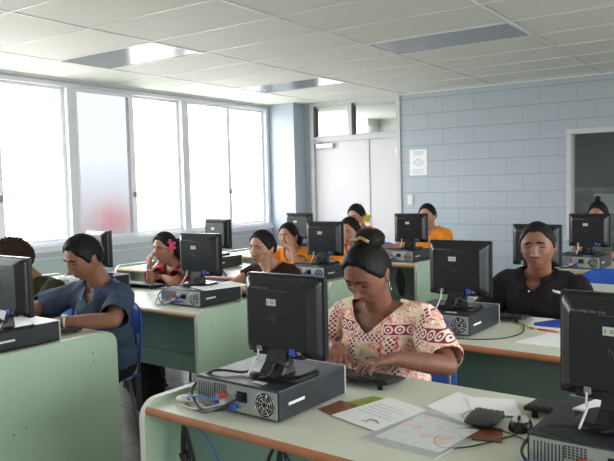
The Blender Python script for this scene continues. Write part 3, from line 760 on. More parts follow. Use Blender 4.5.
sheet('photo_card', 'dark reddish-brown photo card beside the nearest computer case', 'card', [(-1.285, 1.73), (-1.275, 1.84), (-1.195, 1.83), (-1.20, 1.70)], TOP+.0015, 'photo')
o = sheet('paper_sheet', 'white printed sheet with a small black sketch, left of the plastic sleeve', 'paper', [(-1.215, 1.70), (-1.03, 1.655), (-.99, 1.90), (-1.155, 1.95)], TOP+.003, 'paper', marks=lines[3:8]+[(.52, .66, .12, .16)])
sk = MB().tube(spline([(-.0, -.085, .002), (.012, -.072, .002), (.03, -.075, .002), (.045, -.09, .002)], 5), .0018, 5); sk.build('sketch', 'ink', o)
a = sheet('plastic_sleeve', 'clear plastic sleeve holding a faded reddish print on the nearest desk', 'document sleeve', [(-1.04, 1.585), (-.80, 1.575), (-.765, 1.83), (-1.0, 1.90)], TOP, 'sheet_clear', th=.004)
MB().prism([(-.105, -.105), (.095, -.112), (.115, .10), (-.085, .135)], 'z', .0042, .0046).build('printed_sheet', 'sheet_print', a)
sheet('paper_sheet', 'stack of white paper behind the plastic sleeve, left of the pouch', 'paper', [(-1.01, 1.93), (-.85, 1.86), (-.80, 2.03), (-.99, 2.12)], TOP, 'paper', th=.006, group='loose white sheets')
sheet('paper_sheet', 'white sheet behind the pouch, right of the paper stack', 'paper', [(-.85, 1.93), (-.725, 1.99), (-.80, 2.13), (-.94, 2.075)], TOP+.007, 'paper', th=.002, group='loose white sheets')
sheet('photo_card', 'brown photo card under the dark pouch near the mouse', 'card', [(-.80, 1.74), (-.70, 1.77), (-.735, 1.87), (-.82, 1.86)], TOP+.003, 'photo')
sheet('paper_sheet', 'white paper lying on the case at the lower right edge', 'paper', [(-.535, 1.84), (-.36, 1.83), (-.33, 1.99), (-.49, 2.01)], ZP+.003, 'paper', th=.004, group='loose white sheets')
sheet('paper_sheet', 'white sheet on the desk of the man in black, at its front edge', 'paper', [(-1.10, 2.93), (-.86, 2.93), (-.84, 3.15), (-1.03, 3.19)], TOP, 'paper', th=.002, group='loose white sheets')
sheet('booklet', 'blue booklet on the desk before the man in black', 'booklet', [(-1.14, 3.30), (-.88, 3.32), (-.88, 3.46), (-1.06, 3.47)], TOP+.004, 'blue_book', th=.014)
sheet('paper_sheet', 'pale sheet under the blue booklet before the man in black', 'paper', [(-1.17, 3.26), (-.86, 3.28), (-.86, 3.52), (-1.2, 3.50)], TOP, 'paper', th=.003, group='loose white sheets')
tag(MB().tube([D(-1.24, 3.33, TOP+.005), D(-1.10, 3.22, TOP+.005)], .004).build('pen', 'yellow'), 'yellow pencil on the desk left of the blue booklet', 'pen')
tag(MB().tube([D(-1.14, 3.24, TOP+.005), D(-1.0, 3.21, TOP+.005)], .004).build('pen', 'red_plastic'), 'dark red pen in front of the blue booklet', 'pen')
o = sheet('paper_sheet', 'white sheet overhanging the computer case before the woman in brown', 'paper', [(-3.13, 2.93), (-2.93, 2.86), (-2.85, 3.16), (-3.08, 3.22)], ZP+.004, 'paper', th=.003, group='loose white sheets', marks=[(.45, .6, .3, .34)])
sheet('paper_sheet', 'white sheet on the desk between the woman in red and the case', 'paper', [(-3.74, 3.08), (-3.52, 3.08), (-3.50, 3.32), (-3.74, 3.34)], TOP, 'paper', th=.001, group='loose white sheets')
# pouch
mb = MB().ell((0, 0, .016), (.046, .060, .018), nu=26, nv=14)
r = thing('pouch', 'small charcoal fabric pouch lying on a brown card beside the mouse', 'pouch', -.80, 1.885, TOP+.003, math.radians(6))
vs = []
for (px_, py_, pz_) in mb.v:
    sx = 1+.25*(1-abs(px_/.046)) * 0; f_ = max(abs(px_)/.046, abs(py_)/.062); nrm = math.hypot(px_/.046, py_/.062)
    k = (nrm/f_)**.8 if f_ > 1e-4 else 1
    vs.append((px_*k, py_*k, pz_+.002*math.sin(px_*130)*math.cos(py_*90)))
mb.v = vs; mb.build('fabric_body', 'pouch', r)
mb = MB()
for k in range(10): mb.ell((-.038+k*.0085, .056+.003*(k % 2), .013), (.0058, .012, .0125), nu=10, nv=8)
mb.build('gathered_mouth', 'pouch', r)
MB().tube(spline([(-.035, .06, .02), (-.07, .055, .006), (-.075, .02, .004), (-.05, 0, .006)], 6), .0018, 6).build('drawstring', 'silver', r)
# white power block at the left end of the nearest desk
r = thing('power_adapter', 'white plug block where cables gather at the nearest desk end', 'adapter', -1.70, 1.555, TOP, math.radians(20))
MB().ell((0, 0, .012), (.038, .022, .012)).build('block', 'white_plastic', r)
# hanging cable bundles below the desks
def hang(label, x, y, z, L, n=4):
    mb = MB(); rs = random.Random(int(x*100)+int(y*10))
    for k in range(n):
        dx = rs.uniform(-.03, .03); w_ = rs.uniform(.015, .035)
        mb.tube(spline([(dx*.3, 0, 0), (dx-w_, .01, -L*.4), (dx, .02, -L*rs.uniform(.85, 1)), (dx+w_, .0, -L*.45), (dx*.2+.01, 0, -.02)], 7), .0038, 6)
    mb.cyl((-.0, .0, -L*.35), (.004, .006, -L*.35-.02), .018)
    o = mb.build('cable_bundle', 'cable'); o.location = D(x, y, z); o.rotation_euler = (0, 0, -DA)
    tag(o, label, 'cables', 'hanging cable bundles')
hang('black cable bundle hanging below the front edge at the nearest desk end', -1.66, 1.50, .70, .30, 5)
hang('black cable bundle hanging inside the end of the desk behind the woman in red', -2.87, 2.78, .70, .36, 4)
hang('tangled black cables below the back left desk edge behind the floral woman', -3.02, 5.32, .70, .26, 5)
hang('short cable bundle hanging under the nearest desk below the big monitor', -1.28, 1.53, .70, .22, 4)
tag(MB().bb(-.03, .03, -.02, .02, -.05, .05, .004).build('wall_socket', 'white_plastic'), 'white socket box under the nearest desk beside a hanging cable', 'socket').location = D(-1.235, 1.59, .55)
tag(MB().tube(spline([D(-1.60, 1.50, .70), D(-1.54, 1.52, .62), D(-1.50, 1.55, .45), D(-1.50, 1.57, .2)], 8), .003, 7).build('network_cable', 'cable_blue'), 'thin blue cable hanging below the nearest desk', 'cable')
tag(MB().tube(spline([D(-1.67, 3.06, TOP+.004), D(-1.40, 2.87, TOP+.004), D(-1.2, 2.92, TOP+.004), D(-1.13, 3.1, TOP+.004), D(-1.2, 3.32, TOP+.004)], 8), .0026, 7).build('loose_cable', 'cable'), 'dark cable curving across the desk before the man in black', 'cable')
tag(MB().tube(spline([D(-1.70, 1.90, TOP+.005), D(-1.66, 1.97, TOP+.05), D(-1.60, 1.86, ZP+.006), D(-1.50, 1.78, ZP+.024)], 8), .004, 7).build('loose_cable', 'cable'), 'black cable arching over the left rear of the nearest computer case', 'cable')
# things under the second left desk and on the floor
mb = MB().ell((0, 0, .15), (.17, .11, .15), nu=20, nv=12).ell((.1, -.03, .1), (.1, .08, .1)).tube(spline([(-.06, 0, .27), (-.03, 0, .36), (.05, 0, .36), (.08, 0, .27)], 6), .009)
o = mb.build('bag', 'bag'); o.location = D(-3.75, 3.05, 0); tag(o, 'dark slumped bag on the floor under the second left desk', 'bag', 'dark bags under the desks')
c = o.copy(); COL.objects.link(c); c.location = D(-3.12, 2.99, 0); c.rotation_euler = (0, 0, 1.1); c.scale = (.7, .7, .6); c['label'] = 'small dark bag on the floor at the right end under the second left desk'

# ------------------------------------------------------------------ chairs
def make_chair(label, x, y, turn=0):
    r = thing('plastic_chair', label, 'chair', x, y, 0, turn, 'blue plastic chairs')
    SH = .40
    # seat shell : faces -Y
    def sheet_grid(fn, nu, nv, th):
        vs = []; fs = []
        for j in range(nv+1):
            for i in range(nu+1): vs.append(fn(i/nu, j/nv, 0))
        for j in range(nv+1):
            for i in range(nu+1): vs.append(fn(i/nu, j/nv, th))
        o_ = (nu+1)*(nv+1)
        for j in range(nv):
            for i in range(nu):
                a = j*(nu+1)+i; fs.append([a, a+1, a+nu+2, a+nu+1]); fs.append([o_+a, o_+a+nu+1, o_+a+nu+2, o_+a+1])
        for i in range(nu):
            fs.append([i+1, i, o_+i, o_+i+1]); a = nv*(nu+1)+i; fs.append([a, a+1, o_+a+1, o_+a])
        for j in range(nv):
            a = j*(nu+1); fs.append([a, a+nu+1, o_+a+nu+1, o_+a]); a = j*(nu+1)+nu; fs.append([a+nu+1, a, o_+a, o_+a+nu+1])
        return vs, fs
    vs, fs = sheet_grid(lambda u, v, t: ((u-.5)*.42, -.20+.40*v, SH-.02*math.sin(PI*u)*math.sin(PI*min(1, v+.1))-(.025*(1-v)**6)-t), 10, 10, .008)
    MB().add(vs, fs, True).build('seat', 'blue_plastic', r)
    def bk(u, v, t):
        w_ = .42*(1-.18*v**3)
        return ((u-.5)*w_, .20+.05*v+.03*math.sin(PI*u)+t, SH+.06+v*.34-(.04*(abs(2*u-1)**3)*v))
    vs, fs = sheet_grid(bk, 10, 8, .008)
    MB().add(vs, fs, True).build('backrest', 'blue_plastic', r)
    for sx in (-1, 1):
        MB().tube(spline([(sx*.17, -.17, 0), (sx*.17, -.15, SH-.04), (sx*.17, -.12, SH-.025)], 5), .010).build('leg', 'chair_leg', r)
        MB().tube(spline([(sx*.18, .21, 0), (sx*.17, .16, SH-.05), (sx*.17, .12, SH-.025)], 5), .010).build('leg', 'chair_leg', r)
        MB().tube(spline([(sx*.17, .12, SH-.022), (sx*.185, .185, SH-.005), (sx*.18, .215, SH+.10), (sx*.17, .235, SH+.22)], 5), .009).build('back_support', 'chair_leg', r)
    return r
CH = [('blue plastic chair the woman in floral shirt sits on', -1.48, 2.49, 0), ('blue plastic chair holding the man in grey-blue, its edge showing behind him', -3.345, 2.32, 0),
      ('blue plastic chair of the curly-haired person at the left edge', -4.05, 2.36, 0), ('blue plastic chair of the woman in red', -4.02, 3.74, 0), ('blue plastic chair of the woman in brown', -3.05, 3.74, 0),
      ('blue plastic chair the man in the black polo leans back in', -1.27, 3.81, 0), ('blue plastic chair of the ponytailed woman', -3.84, 5.02, 0), ('blue plastic chair of the girl in orange behind the floral woman', -3.34, 4.95, 0),
      ('blue plastic chair of the person with a yellow hair flower', -3.95, 6.33, 0), ('blue plastic chair of the woman in orange at the block wall', -3.17, 6.33, 0), ('empty blue plastic chair behind the man in black, below the back right desk', -1.24, 4.93, 4), ('blue plastic chair of the person behind the back right monitor', -1.6, 6.6, 0)]
c0 = None
for l, x, y, t in CH:
    if c0 is None: c0 = make_chair(l, x, y, math.radians(t))
    else: dup(c0, l, x, y, 0, math.radians(t))
#PEOPLE
# ------------------------------------------------------------------ people
def remesh(mb, voxel, smooth=4, fac=.5):
    me = mb.mesh('tmp', []); o = bpy.data.objects.new('tmp', me); COL.objects.link(o)
    m1 = o.modifiers.new('r', 'REMESH'); m1.mode = 'VOXEL'; m1.voxel_size = voxel; m1.use_smooth_shade = True
    if smooth:
        m2 = o.modifiers.new('s', 'SMOOTH'); m2.iterations = smooth; m2.factor = fac
    dg = bpy.context.evaluated_depsgraph_get(); out = bpy.data.meshes.new_from_object(o.evaluated_get(dg))
    bpy.data.objects.remove(o); bpy.data.meshes.remove(me); return out
def mesh_np(me):
    v = np.empty(len(me.vertices)*3); me.vertices.foreach_get('co', v); return v.reshape(-1, 3)
def link_mesh(name, me, mats, parent):
    me.name = name; me.materials.clear()
    for k in mats: me.materials.append(M[k])
    me.polygons.foreach_set('use_smooth', [True]*len(me.polygons))
    o = bpy.data.objects.new(name, me); COL.objects.link(o); o.parent = parent; return o
def head_surface(nu, nv, wide=1.0, jaw=1.0, nosew=1.0, feat=1.0, short=1.0):
    th = (np.arange(nv+1)/nv)*PI; ph = np.arange(nu)/nu*2*PI
    T_, P_ = np.meshgrid(th, ph, indexing='ij')
    d = np.stack([np.sin(T_)*np.cos(P_), np.sin(T_)*np.sin(P_), np.cos(T_)], -1)
    return d, head_shape(d, wide, jaw, nosew, feat, short)
def head_shape(d, wide=1.0, jaw=1.0, nosew=1.0, feat=1.0, short=1.0):
    dx, dy, dz = d[..., 0], d[..., 1], d[..., 2]
    low = np.clip(-dz, 0, 1)
    x = dx*.0765*wide*(1-(.30-.12*(jaw-1)*3)*low**1.6)
    fy = np.abs(dy)**.80
    y = np.where(dy > 0, dy*.104*(1-.5*np.clip(low*1.3, 0, 1)**1.2), -fy*.092*(1-.06*low))
    z = dz*.118*np.where(dz < 0, short, 1)
    g = lambda cx, cz, sx, sz: np.exp(-((x-cx)/sx)**2-((z-cz)/sz)**2)
    G = lambda cx, cz, sx, sz: g(cx, cz, sx, sz)+g(-cx, cz, sx, sz)
    f = (dy < 0)*np.clip(-dy*1.6, 0, 1)*feat
    off = .0065*G(.026, .029, .020, .007) - .0125*G(.031, .005, .014, .010) + .006*G(.043, -.020, .016, .016)
    bridge = np.exp(-(x/.0085)**2)*np.clip((.026-z)/.06, 0, 1)*np.where(z > -.036, 1, np.exp(-((z+.036)/.006)**2))
    off = off + .022*bridge + .013*G(.0130*nosew, -.036, .0070*nosew, .0075) + .010*g(0, -.033, .0115, .009)
    off = off + .0115*g(0, -.0595, .022, .0050) + .0125*g(0, -.0725, .018, .0062) - .005*g(0, -.0655, .022, .0024) - .004*g(0, -.049, .006, .006) - .004*g(0, -.084, .022, .006) + .008*g(0, -.101, .018, .013) - .003*G(.034, -.066, .008, .012)
    y = y - off*f
    return np.stack([x, y, z], -1)
def frame(dv, n):
    dv = Vector(dv).normalized(); n = Vector(n); n = (n-dv*n.dot(dv)).normalized(); return dv, n
def hand_prims(mb, w_, dv, n, t, curl=(.35, .5, .4), size=1.0, spread=.10, thumb=.6, curls=None):
    """w_ wrist, dv finger direction, n palm-facing direction, t towards the thumb"""
    dv, n = frame(dv, n); t = Vector(t); t = (t-dv*t.dot(dv)-n*t.dot(n)).normalized(); w_ = Vector(w_)
    S = size; fl = [(.042, .026, .021), (.046, .029, .022), (.042, .027, .021), (.034, .021, .018)]
    offs = [.029, .010, -.009, -.027]; kn = [.084, .087, .082, .074]
    for i in range(4):
        k = w_ + dv*kn[i]*S + t*offs[i]*S
        mb.cap(w_ + dv*.012*S + t*offs[i]*.55*S, k, .0145*S, .0112*S, 10)
        if i < 3: mb.cap(w_ + dv*.03*S + t*(offs[i]-.009)*.8*S, w_+dv*.078*S+t*(offs[i]-.009)*S, .013*S, .010*S, 10)
        p = k; a = 0; dd = (dv + t*spread*(1.5-i)*.6).normalized(); c_ = curls[i] if curls else curl
        for j in range(3):
            a += c_[j]; dr = dd*math.cos(a)+n*math.sin(a); q = p + dr*fl[i][j]*S
            r1 = (.0092, .0085, .0077)[j]*S*(1 if i < 3 else .88); r2 = (.0085, .0077, .0066)[j]*S*(1 if i < 3 else .88)
            mb.cap(p, q, r1, r2, 10); p = q
    b = w_+dv*.022*S+t*.022*S+n*.006*S
    d1 = (dv*.62+t*.72+n*.30).normalized(); p = b + d1*.042*S; mb.cap(b, p, .0155*S, .0115*S, 10)
    d2 = (dv*(.62+.25*thumb)+t*(.55-.5*thumb)+n*.35*thumb).normalized(); q = p + d2*.031*S; mb.cap(p, q, .0112*S, .0098*S, 10)
    d3 = (dv*.8+t*(.35-.6*thumb)+n*.45*thumb).normalized(); mb.cap(q, q+d3*.024*S, .0096*S, .0076*S, 10)
def person(label, rx, ry, S):
    """All joints in the desk frame, relative to the root on the floor. +x is picture right, faces -y."""
    root = thing('person', label, 'person', rx, ry, 0)
    V = lambda k: Vector((S[k][0]-rx, S[k][1]-ry, S[k][2]))
    fem = S.get('fem', False); vox = S.get('vox', .006); hs = S.get('hs', 1.0); skin = S['skin']
    H = V('head'); NK = V('neck'); sl, sr = V('shL'), V('shR'); PV = Vector((S['pel'][0]-rx, S['pel'][1]-ry, S['pel'][2]))
    HM = (Matrix.Translation(H) @ Matrix.Rotation(math.radians(S.get('yaw', 0)), 4, 'Z') @ Matrix.Rotation(math.radians(S.get('pitch', 0)), 4, 'X') @ Matrix.Rotation(math.radians(S.get('roll', 0)), 4, 'Y') @ Matrix.Scale(hs, 4))
    fk = dict(wide=S.get('wide', 1.0), jaw=S.get('jaw', 1.0), nosew=S.get('nosew', 1.0), short=S.get('short', 1.0))
    nu, nv = (88, 72)
    d, P = head_surface(nu, nv, **fk)
    HP = P.reshape(-1, 3)
    def facey(x, z):
        f = HP[HP[:, 1] < 0]; i = np.argmin((f[:, 0]-x)**2+(f[:, 2]-z)**2); return f[i, 1]
    body = MB()
    vs = [HM @ Vector(p) for p in HP]
    fs = [[j*nu+i, (j+1)*nu+i, (j+1)*nu+(i+1) % nu, j*nu+(i+1) % nu] for j in range(nv) for i in range(nu)]
    # close the poles by merging
    bm = bmesh.new(); bv = [bm.verts.new(v) for v in vs]
    for f in fs: bm.faces.new([bv[i] for i in f])
    bmesh.ops.remove_doubles(bm, verts=bm.verts, dist=1e-5); bm.verts.index_update()
    body.add([v.co.copy() for v in bm.verts], [[v.index for v in f.verts] for f in bm.faces], True); bm.free()
    R3 = HM.to_3x3()
    for sx in (-1, 1):
        c = HM @ Vector((sx*.0755*fk['wide'], .012, -.006)); e = R3 @ Euler((math.radians(-8), 0, sx*math.radians(22))).to_matrix()
        body.ell(c, (.0075, .017, .031), rot=e, nu=14, nv=10)
        body.ell(HM @ Vector((sx*.079*fk['wide'], .018, .006)), (.008, .013, .018), rot=e, nu=12, nv=8)
    nr = S.get('neckr', .052 if fem else .059)
    nb = HM @ Vector((0, .022, -.055))
    body.cap(nb, NK, nr*.93, nr, 20); body.cap(HM @ Vector((0, .004, -.075)), NK+Vector((0, -.012, 0)), nr*.72, nr*.85, 16)
    # torso
    up = (NK-PV).normalized(); mid = (sl+sr)/2
    sx_ = (sl-sr).normalized(); fwd = sx_.cross(up).normalized()
    if fwd.y > 0: fwd = -fwd
    TR = Matrix((sx_, -fwd, up)).transposed()
    halfw = (sl-sr).length/2; b = S.get('bulk', 1.0)
    chest = PV.lerp(NK, .70); waist = PV.lerp(NK, .32)
    def torso(mb, e):
        mb.ell(PV+up*.05, (.165*b+e, .125*b+e, .13+e), TR, 24, 16)
        mb.ell(waist, (.150*b+e, .112*b+e, .16+e), TR, 24, 16)
        mb.ell(chest-up*.02, (halfw*.86+e, .108*b+e, .155+e), TR, 24, 16)
        mb.ell(chest+up*.05, (halfw*.90+e, .090*b+e, .095+e), TR, 24, 16)
        if fem:
            for q in (-1, 1): mb.ell(chest+fwd*.075*b+sx_*q*.075-up*.02, (.062+e*.6, .055+e*.6, .062+e*.6), TR, 18, 12)
        elif b > 1.05: mb.ell(waist+fwd*.035, (.135*b+e, .115*b+e, .13+e), TR, 20, 14)
        for s_ in (sl, sr):
            mb.cap(NK-up*.012, s_, .048+e*.7, .050*S.get('arm', 1)+e, 16)
        mb.cap(sl-up*.03, sr-up*.03, .055+e, .055+e, 16)
    torso(body, 0)
    am = S.get('arm', 1.0)*(.92 if fem else 1.0)
    for q, s_ in (('L', sl), ('R', sr)):
        if 'el'+q not in S: continue
        E_ = V('el'+q); W_ = V('wr'+q)
        body.cap(s_, s_.lerp(E_, .45), .049*am, .046*am, 16); body.cap(s_.lerp(E_, .45), E_, .046*am, .038*am, 16)
        body.cap(E_, E_.lerp(W_, .35), .038*am, .038*am, 16); body.cap(E_.lerp(W_, .35), W_, .038*am, .0245*am, 16)
        hd = S['hand'+q]
        body.cap(W_, W_+Vector(hd[0]).normalized()*.02, .0245*am, .021*am, 12)
        hand_prims(body, W_, hd[0], hd[1], hd[2], size=S.get('hsz', .95), **(hd[3] if len(hd) > 3 else {}))
    me = remesh(body, vox, 3 if vox < .005 else 2, .5)
    # lips get their own colour
    Hi = HM.inverted(); npv = mesh_np(me); mi = np.array(Hi.to_3x3()); L_ = npv @ mi.T + np.array(Hi.translation)
    cen = np.array([L_[list(p.vertices)].mean(0) for p in me.polygons])
    lips = (cen[:, 1] < -.065) & (((cen[:, 0]/.024)**2 + ((cen[:, 2]+.0655)/.0105)**2) < 1)
    bo = link_mesh('body', me, [skin, S.get('lips', 'lips')], root)
    me.polygons.foreach_set('material_index', lips.astype(int))
    # eyes
    ey = facey(.031, .004); op = math.radians(S.get('eye', 15))
    for sx in (-1, 1):
        c = Vector((sx*.0305, ey+.0075, .0045)); r_ = .0140
        tr = lambda p, c=c: HM @ (c+Vector(p))
        mb = MB().m(0).ell((0, 0, 0), r_, nu=18, nv=12); mb.v = [tuple(tr(p)) for p in mb.v]
        mb.m(1); ir = MB().ell((0, -.0042-.0012, -.001), (.0062, .0062+.0016, .0062), nu=14, nv=10)
        lk = Vector((S.get('look', 0)*.004, 0, S.get('lookz', -.001))); mb.add([tr(Vector(p)+lk) for p in ir.v], ir.f, True)
        eo = mb.build('eye', ['eye', 'iris'], root)
        lid = MB()
        def patch(e0, e1, rad):
            vs2 = []; n1, n2 = 14, 8
            for j in range(n2+1):
                e = e0+(e1-e0)*j/n2
                for i in range(n1+1):
                    a = -PI*.62+PI*1.24*i/n1
                    vs2.append(tr((rad*math.sin(a), -rad*math.cos(a)*math.cos(e)-0*rad, rad*math.cos(a)*math.sin(e)*1.0 if True else 0)))
            lid.add(vs2, [[j*(n1+1)+i, j*(n1+1)+i+1, (j+1)*(n1+1)+i+1, (j+1)*(n1+1)+i] for j in range(n2) for i in range(n1)], True)
        patch(op, PI/2+.3, r_*1.09); patch(-PI/2-.2, min(op-.02, math.radians(-24)), r_*1.07)
        lid.build('eyelid', skin, root)
        ls = [tr((r_*1.12*math.sin(a), -r_*1.12*math.cos(a)*math.cos(op), r_*1.12*math.cos(a)*math.sin(op))) for a in np.linspace(-1.35, 1.35, 11)]
        MB().tube(ls, .0021*hs, 5).build('eyelashes', 'brow', root)
        br = []
        for u in np.linspace(0, 1, 8):
            x = sx*(.012+.038*u); z = .027+.006*math.sin(PI*min(u*.9+.12, 1))-.004*u; br.append(HM @ Vector((x, facey(x, z)-.001, z)))
        MB().tube(br, [(.0018+.0026*math.sin(PI*min(1, .25+.7*k/7)))*(.75 if fem else 1.1) for k in range(8)], 6).build('eyebrow', 'brow', root)
    # nostril / mouth line
    ml = [HM @ Vector((x, facey(x, -.0655)-.0002, -.0655-.002*(abs(x)/.022)**2*S.get('smile', 1))) for x in np.linspace(-.021, .021, 9)]
    MB().tube(ml, .0014*hs, 5).build('mouth_line', 'iris', root)
    # hair
    hk = S.get('hair', 'short'); thick = S.get('thick', .010 if hk == 'short' else .013)
    n2u, n2v = 96, 64
    d2, _ = head_surface(n2u, n2v)
    base = head_shape(d2, fk['wide'], fk['jaw'], 1, 0, fk['short'])
    az = np.abs(np.degrees(np.arctan2(d2[..., 0], -d2[..., 1])))
    if hk == 'short': xs_, zs_ = [0, 24, 36, 46, 56, 66, 76, 84, 92, 100, 112, 135, 180], [.068, .070, .062, .044, .030, .018, -.014, -.030, .000, .004, -.038, -.062, -.070]
    else: xs_, zs_ = [0, 22, 40, 52, 64, 76, 86, 100, 125, 180], [.072, .071, .056, .038, .020, -.006, -.014, .000, -.048, -.066]
    zl = np.interp(az, xs_, zs_) + S.get('hairline', 0) + .0022*np.sin(az*.9+1)*np.sin(az*.37) + .0012*np.sin(az*2.3)
    zz = base[..., 2]
    k = np.clip((zz-zl)/.024, 0, 1); k = k*k*(3-2*k)
    rs = np.random.RandomState(3+int(abs(rx*100)))
    wav = np.sin(az*.55+rs.rand()*6)*.0008+np.sin(d2[..., 0]*60+d2[..., 2]*25)*.0006
    cur = S.get('curly', 0)
    off = -.007+k*(thick+.007)+wav*k
    if cur: off = off + k*cur*(np.sin(d2[..., 0]*23+1)*np.sin(d2[..., 1]*21)*np.sin(d2[..., 2]*25+2) + .5*np.sin(d2[..., 0]*47)*np.sin(d2[..., 2]*43+d2[..., 1]*39))
    pts = base + d2*off[..., None]
    hm = MB(); bm = bmesh.new(); bv = [bm.verts.new(HM @ Vector(p)) for p in pts.reshape(-1, 3)]
    for j in range(n2v):
        for i in range(n2u): bm.faces.new([bv[q] for q in (j*n2u+i, (j+1)*n2u+i, (j+1)*n2u+(i+1) % n2u, j*n2u+(i+1) % n2u)])
    bmesh.ops.remove_doubles(bm, verts=bm.verts, dist=1e-5); bm.verts.index_update()
    hm.add([v.co.copy() for v in bm.verts], [[v.index for v in f.verts] for f in bm.faces], True); bm.free()
    ho = hm.build('hair', S.get('hmat', 'hair'), root)
    ex = MB()
    for (c, r_) in S.get('bun', []):                      # bun / tail lumps in head space
        e = MB().ell((0, 0, 0), r_, nu=24, nv=16)
        ex.add([HM @ (Vector(c)+Vector((p[0]*(1+.05*math.sin(p[2]*260+p[1]*90)), p[1]*(1+.05*math.sin(p[2]*240)), p[2]))) for p in e.v], e.f, True)
    for st in S.get('locks', []):                         # long locks : path in person space
        ex.tube(spline([Vector((a[0]-rx, a[1]-ry, a[2])) for a in st[0]], 6), [st[1]*(1-.75*(i/(len(spline([Vector(a) for a in st[0]], 6))-1))**2) for i in range(len(spline([Vector(a) for a in st[0]], 6)))], 10)
    if ex.v: ex.build(S.get('bun_name', 'hair_bun'), S.get('hmat', 'hair'), ho)
    # top garment
    sh = MB(); e = S.get('loose', .014); torso(sh, e)
    ops = []
    for q, s_ in (('L', sl), ('R', sr)):
        if 'el'+q not in S: continue
        E_ = V('el'+q); f = S.get('sleeve', .62); end = s_.lerp(E_, f)
        sh.cap(s_, s_.lerp(E_, f*.5), .050*am+e, .050*am+e*1.1, 20)
        sh.cyl(s_.lerp(E_, f*.35), end, .049*am+e*1.1, .047*am+e*S.get('flare', 1.3), n=24)
        ops.append((end, (E_-s_).normalized()))
    sm = remesh(sh, S.get('svox', max(vox, .007)), 5, .5)
    v = mesh_np(sm); nn = np.array([tuple(p.normal) for p in sm.vertices]); fa = S.get('fold', .0035)
    w1 = np.sin(v[:, 0]*38+v[:, 2]*22+np.sin(v[:, 2]*17)*2)*np.sin(v[:, 2]*31-v[:, 0]*19+v[:, 1]*12)
    w2 = np.sin(v[:, 0]*75-v[:, 2]*48)*np.sin(v[:, 1]*66+v[:, 2]*33)
    v = v+nn*(fa*(w1+.4*w2))[:, None]; sm.vertices.foreach_set('co', v.ravel())
    # cut the neck opening
    bm = bmesh.new(); bm.from_mesh(sm); kill = []
    nk = S.get('neckline', ('round', .075, .03))
    for f in bm.faces:
        c = f.calc_center_median(); q = c-NK; lx = q.dot(sx_); lf = q.dot(fwd); lz = q.dot(up)
        rad = math.hypot(lx, lf*1.0)
        if nk[0] == 'round': cut = rad < nk[1] and lz > -nk[2]-.5*max(lf, 0)
        else: cut = (rad < nk[1] and lz > -.03) or (lf > 0 and lz > -nk[2] and abs(lx) < nk[1]*(1+lz/nk[2])*.95+.003)
        if cut: kill.append(f); continue
        for o_, dd in ops:
            r_ = c-o_
            if r_.dot(dd) > -.004 and r_.length < .075: kill.append(f); break
    bmesh.ops.delete(bm, geom=list(set(kill)), context='FACES')
    loose = [v_ for v_ in bm.verts if not v_.link_faces]; bmesh.ops.delete(bm, geom=loose, context='VERTS')
    for _ in range(3):
        bo_ = [v_ for v_ in bm.verts if any(len(e_.link_faces) == 1 for e_ in v_.link_edges)]
        mv = {v_: sum((e_.other_vert(v_).co for e_ in v_.link_edges if len(e_.link_faces) == 1), Vector())/max(1, sum(1 for e_ in v_.link_edges if len(e_.link_faces) == 1)) for v_ in bo_}
        for v_, c in mv.items(): v_.co = v_.co.lerp(c, .5)
    bm.to_mesh(sm); bm.free()
    so = link_mesh(S.get('top_name', 'shirt'), sm, [S['top']], root)
    so.modifiers.new('t', 'SOLIDIFY').thickness = .003
    # collar
    if 'collar' in S:
        cm = MB(); n = 40; rows = []
        a0 = math.radians(S.get('collar_gap', 24))
        for j in range(4):
            u = j/3.; ring = []
            for i in range(n+1):
                a = a0+(2*PI-2*a0)*i/n; fr_ = (1+math.cos(a))/2
                rad = (nr+.010)+.026*u; zz_ = .030-.034*u-fr_*(.040+.020*u)
                ring.append(NK+sx_*math.sin(a)*rad*1.08+fwd*(math.cos(a)*rad+fr_*.022)+up*zz_)
            rows.append(ring)
        cm.add([p for r_ in rows for p in r_], [[j*(n+1)+i, j*(n+1)+i+1, (j+1)*(n+1)+i+1, (j+1)*(n+1)+i] for j in range(3) for i in range(n)], True)
        co = cm.build('collar', S['collar'], so); co.modifiers.new('t', 'SOLIDIFY').thickness = .003
        if 'piping' in S: MB().tube(rows[3], .0034, 6).build('collar_trim', S['piping'], so)
    # trousers or skirt and shoes
    tr_ = MB(); knees = []
    ky = S.get('knee', .43)
    tr_.ell(PV-Vector((0, 0, .0)), (.175*b, .135*b, .10), None, 20, 12)
    for q in (-1, 1):
        hp = PV+Vector((q*.085, -.02, -.015)); kn_ = Vector((PV.x+q*.10, PV.y-ky, .46)); ft = Vector((PV.x+q*.10, PV.y-ky+S.get('foot', .06), .09))
        tr_.cap(hp, kn_, .082, .062, 16); tr_.cap(kn_, ft, .060, .048, 16); knees.append((kn_, ft))
    link_mesh('trousers' if not fem else 'skirt', remesh(tr_, .012, 3), [S.get('legs', 'trouser')], root)
    for kn_, ft in knees:
        MB().cap((ft.x, ft.y+.02, .035), (ft.x, ft.y-.12, .030), .036, .030, 12).bb(ft.x-.034, ft.x+.034, ft.y-.15, ft.y+.05, 0, .014, .004).build('shoe', 'bag', root)
    return root, HM, facey, so
def facing_y(me, x, z, side=-1):
    v = mesh_np(me); m_ = (np.abs(v[:, 0]-x) < .012) & (np.abs(v[:, 2]-z) < .012); return v[m_][:, 1].min() if m_.any() else 0
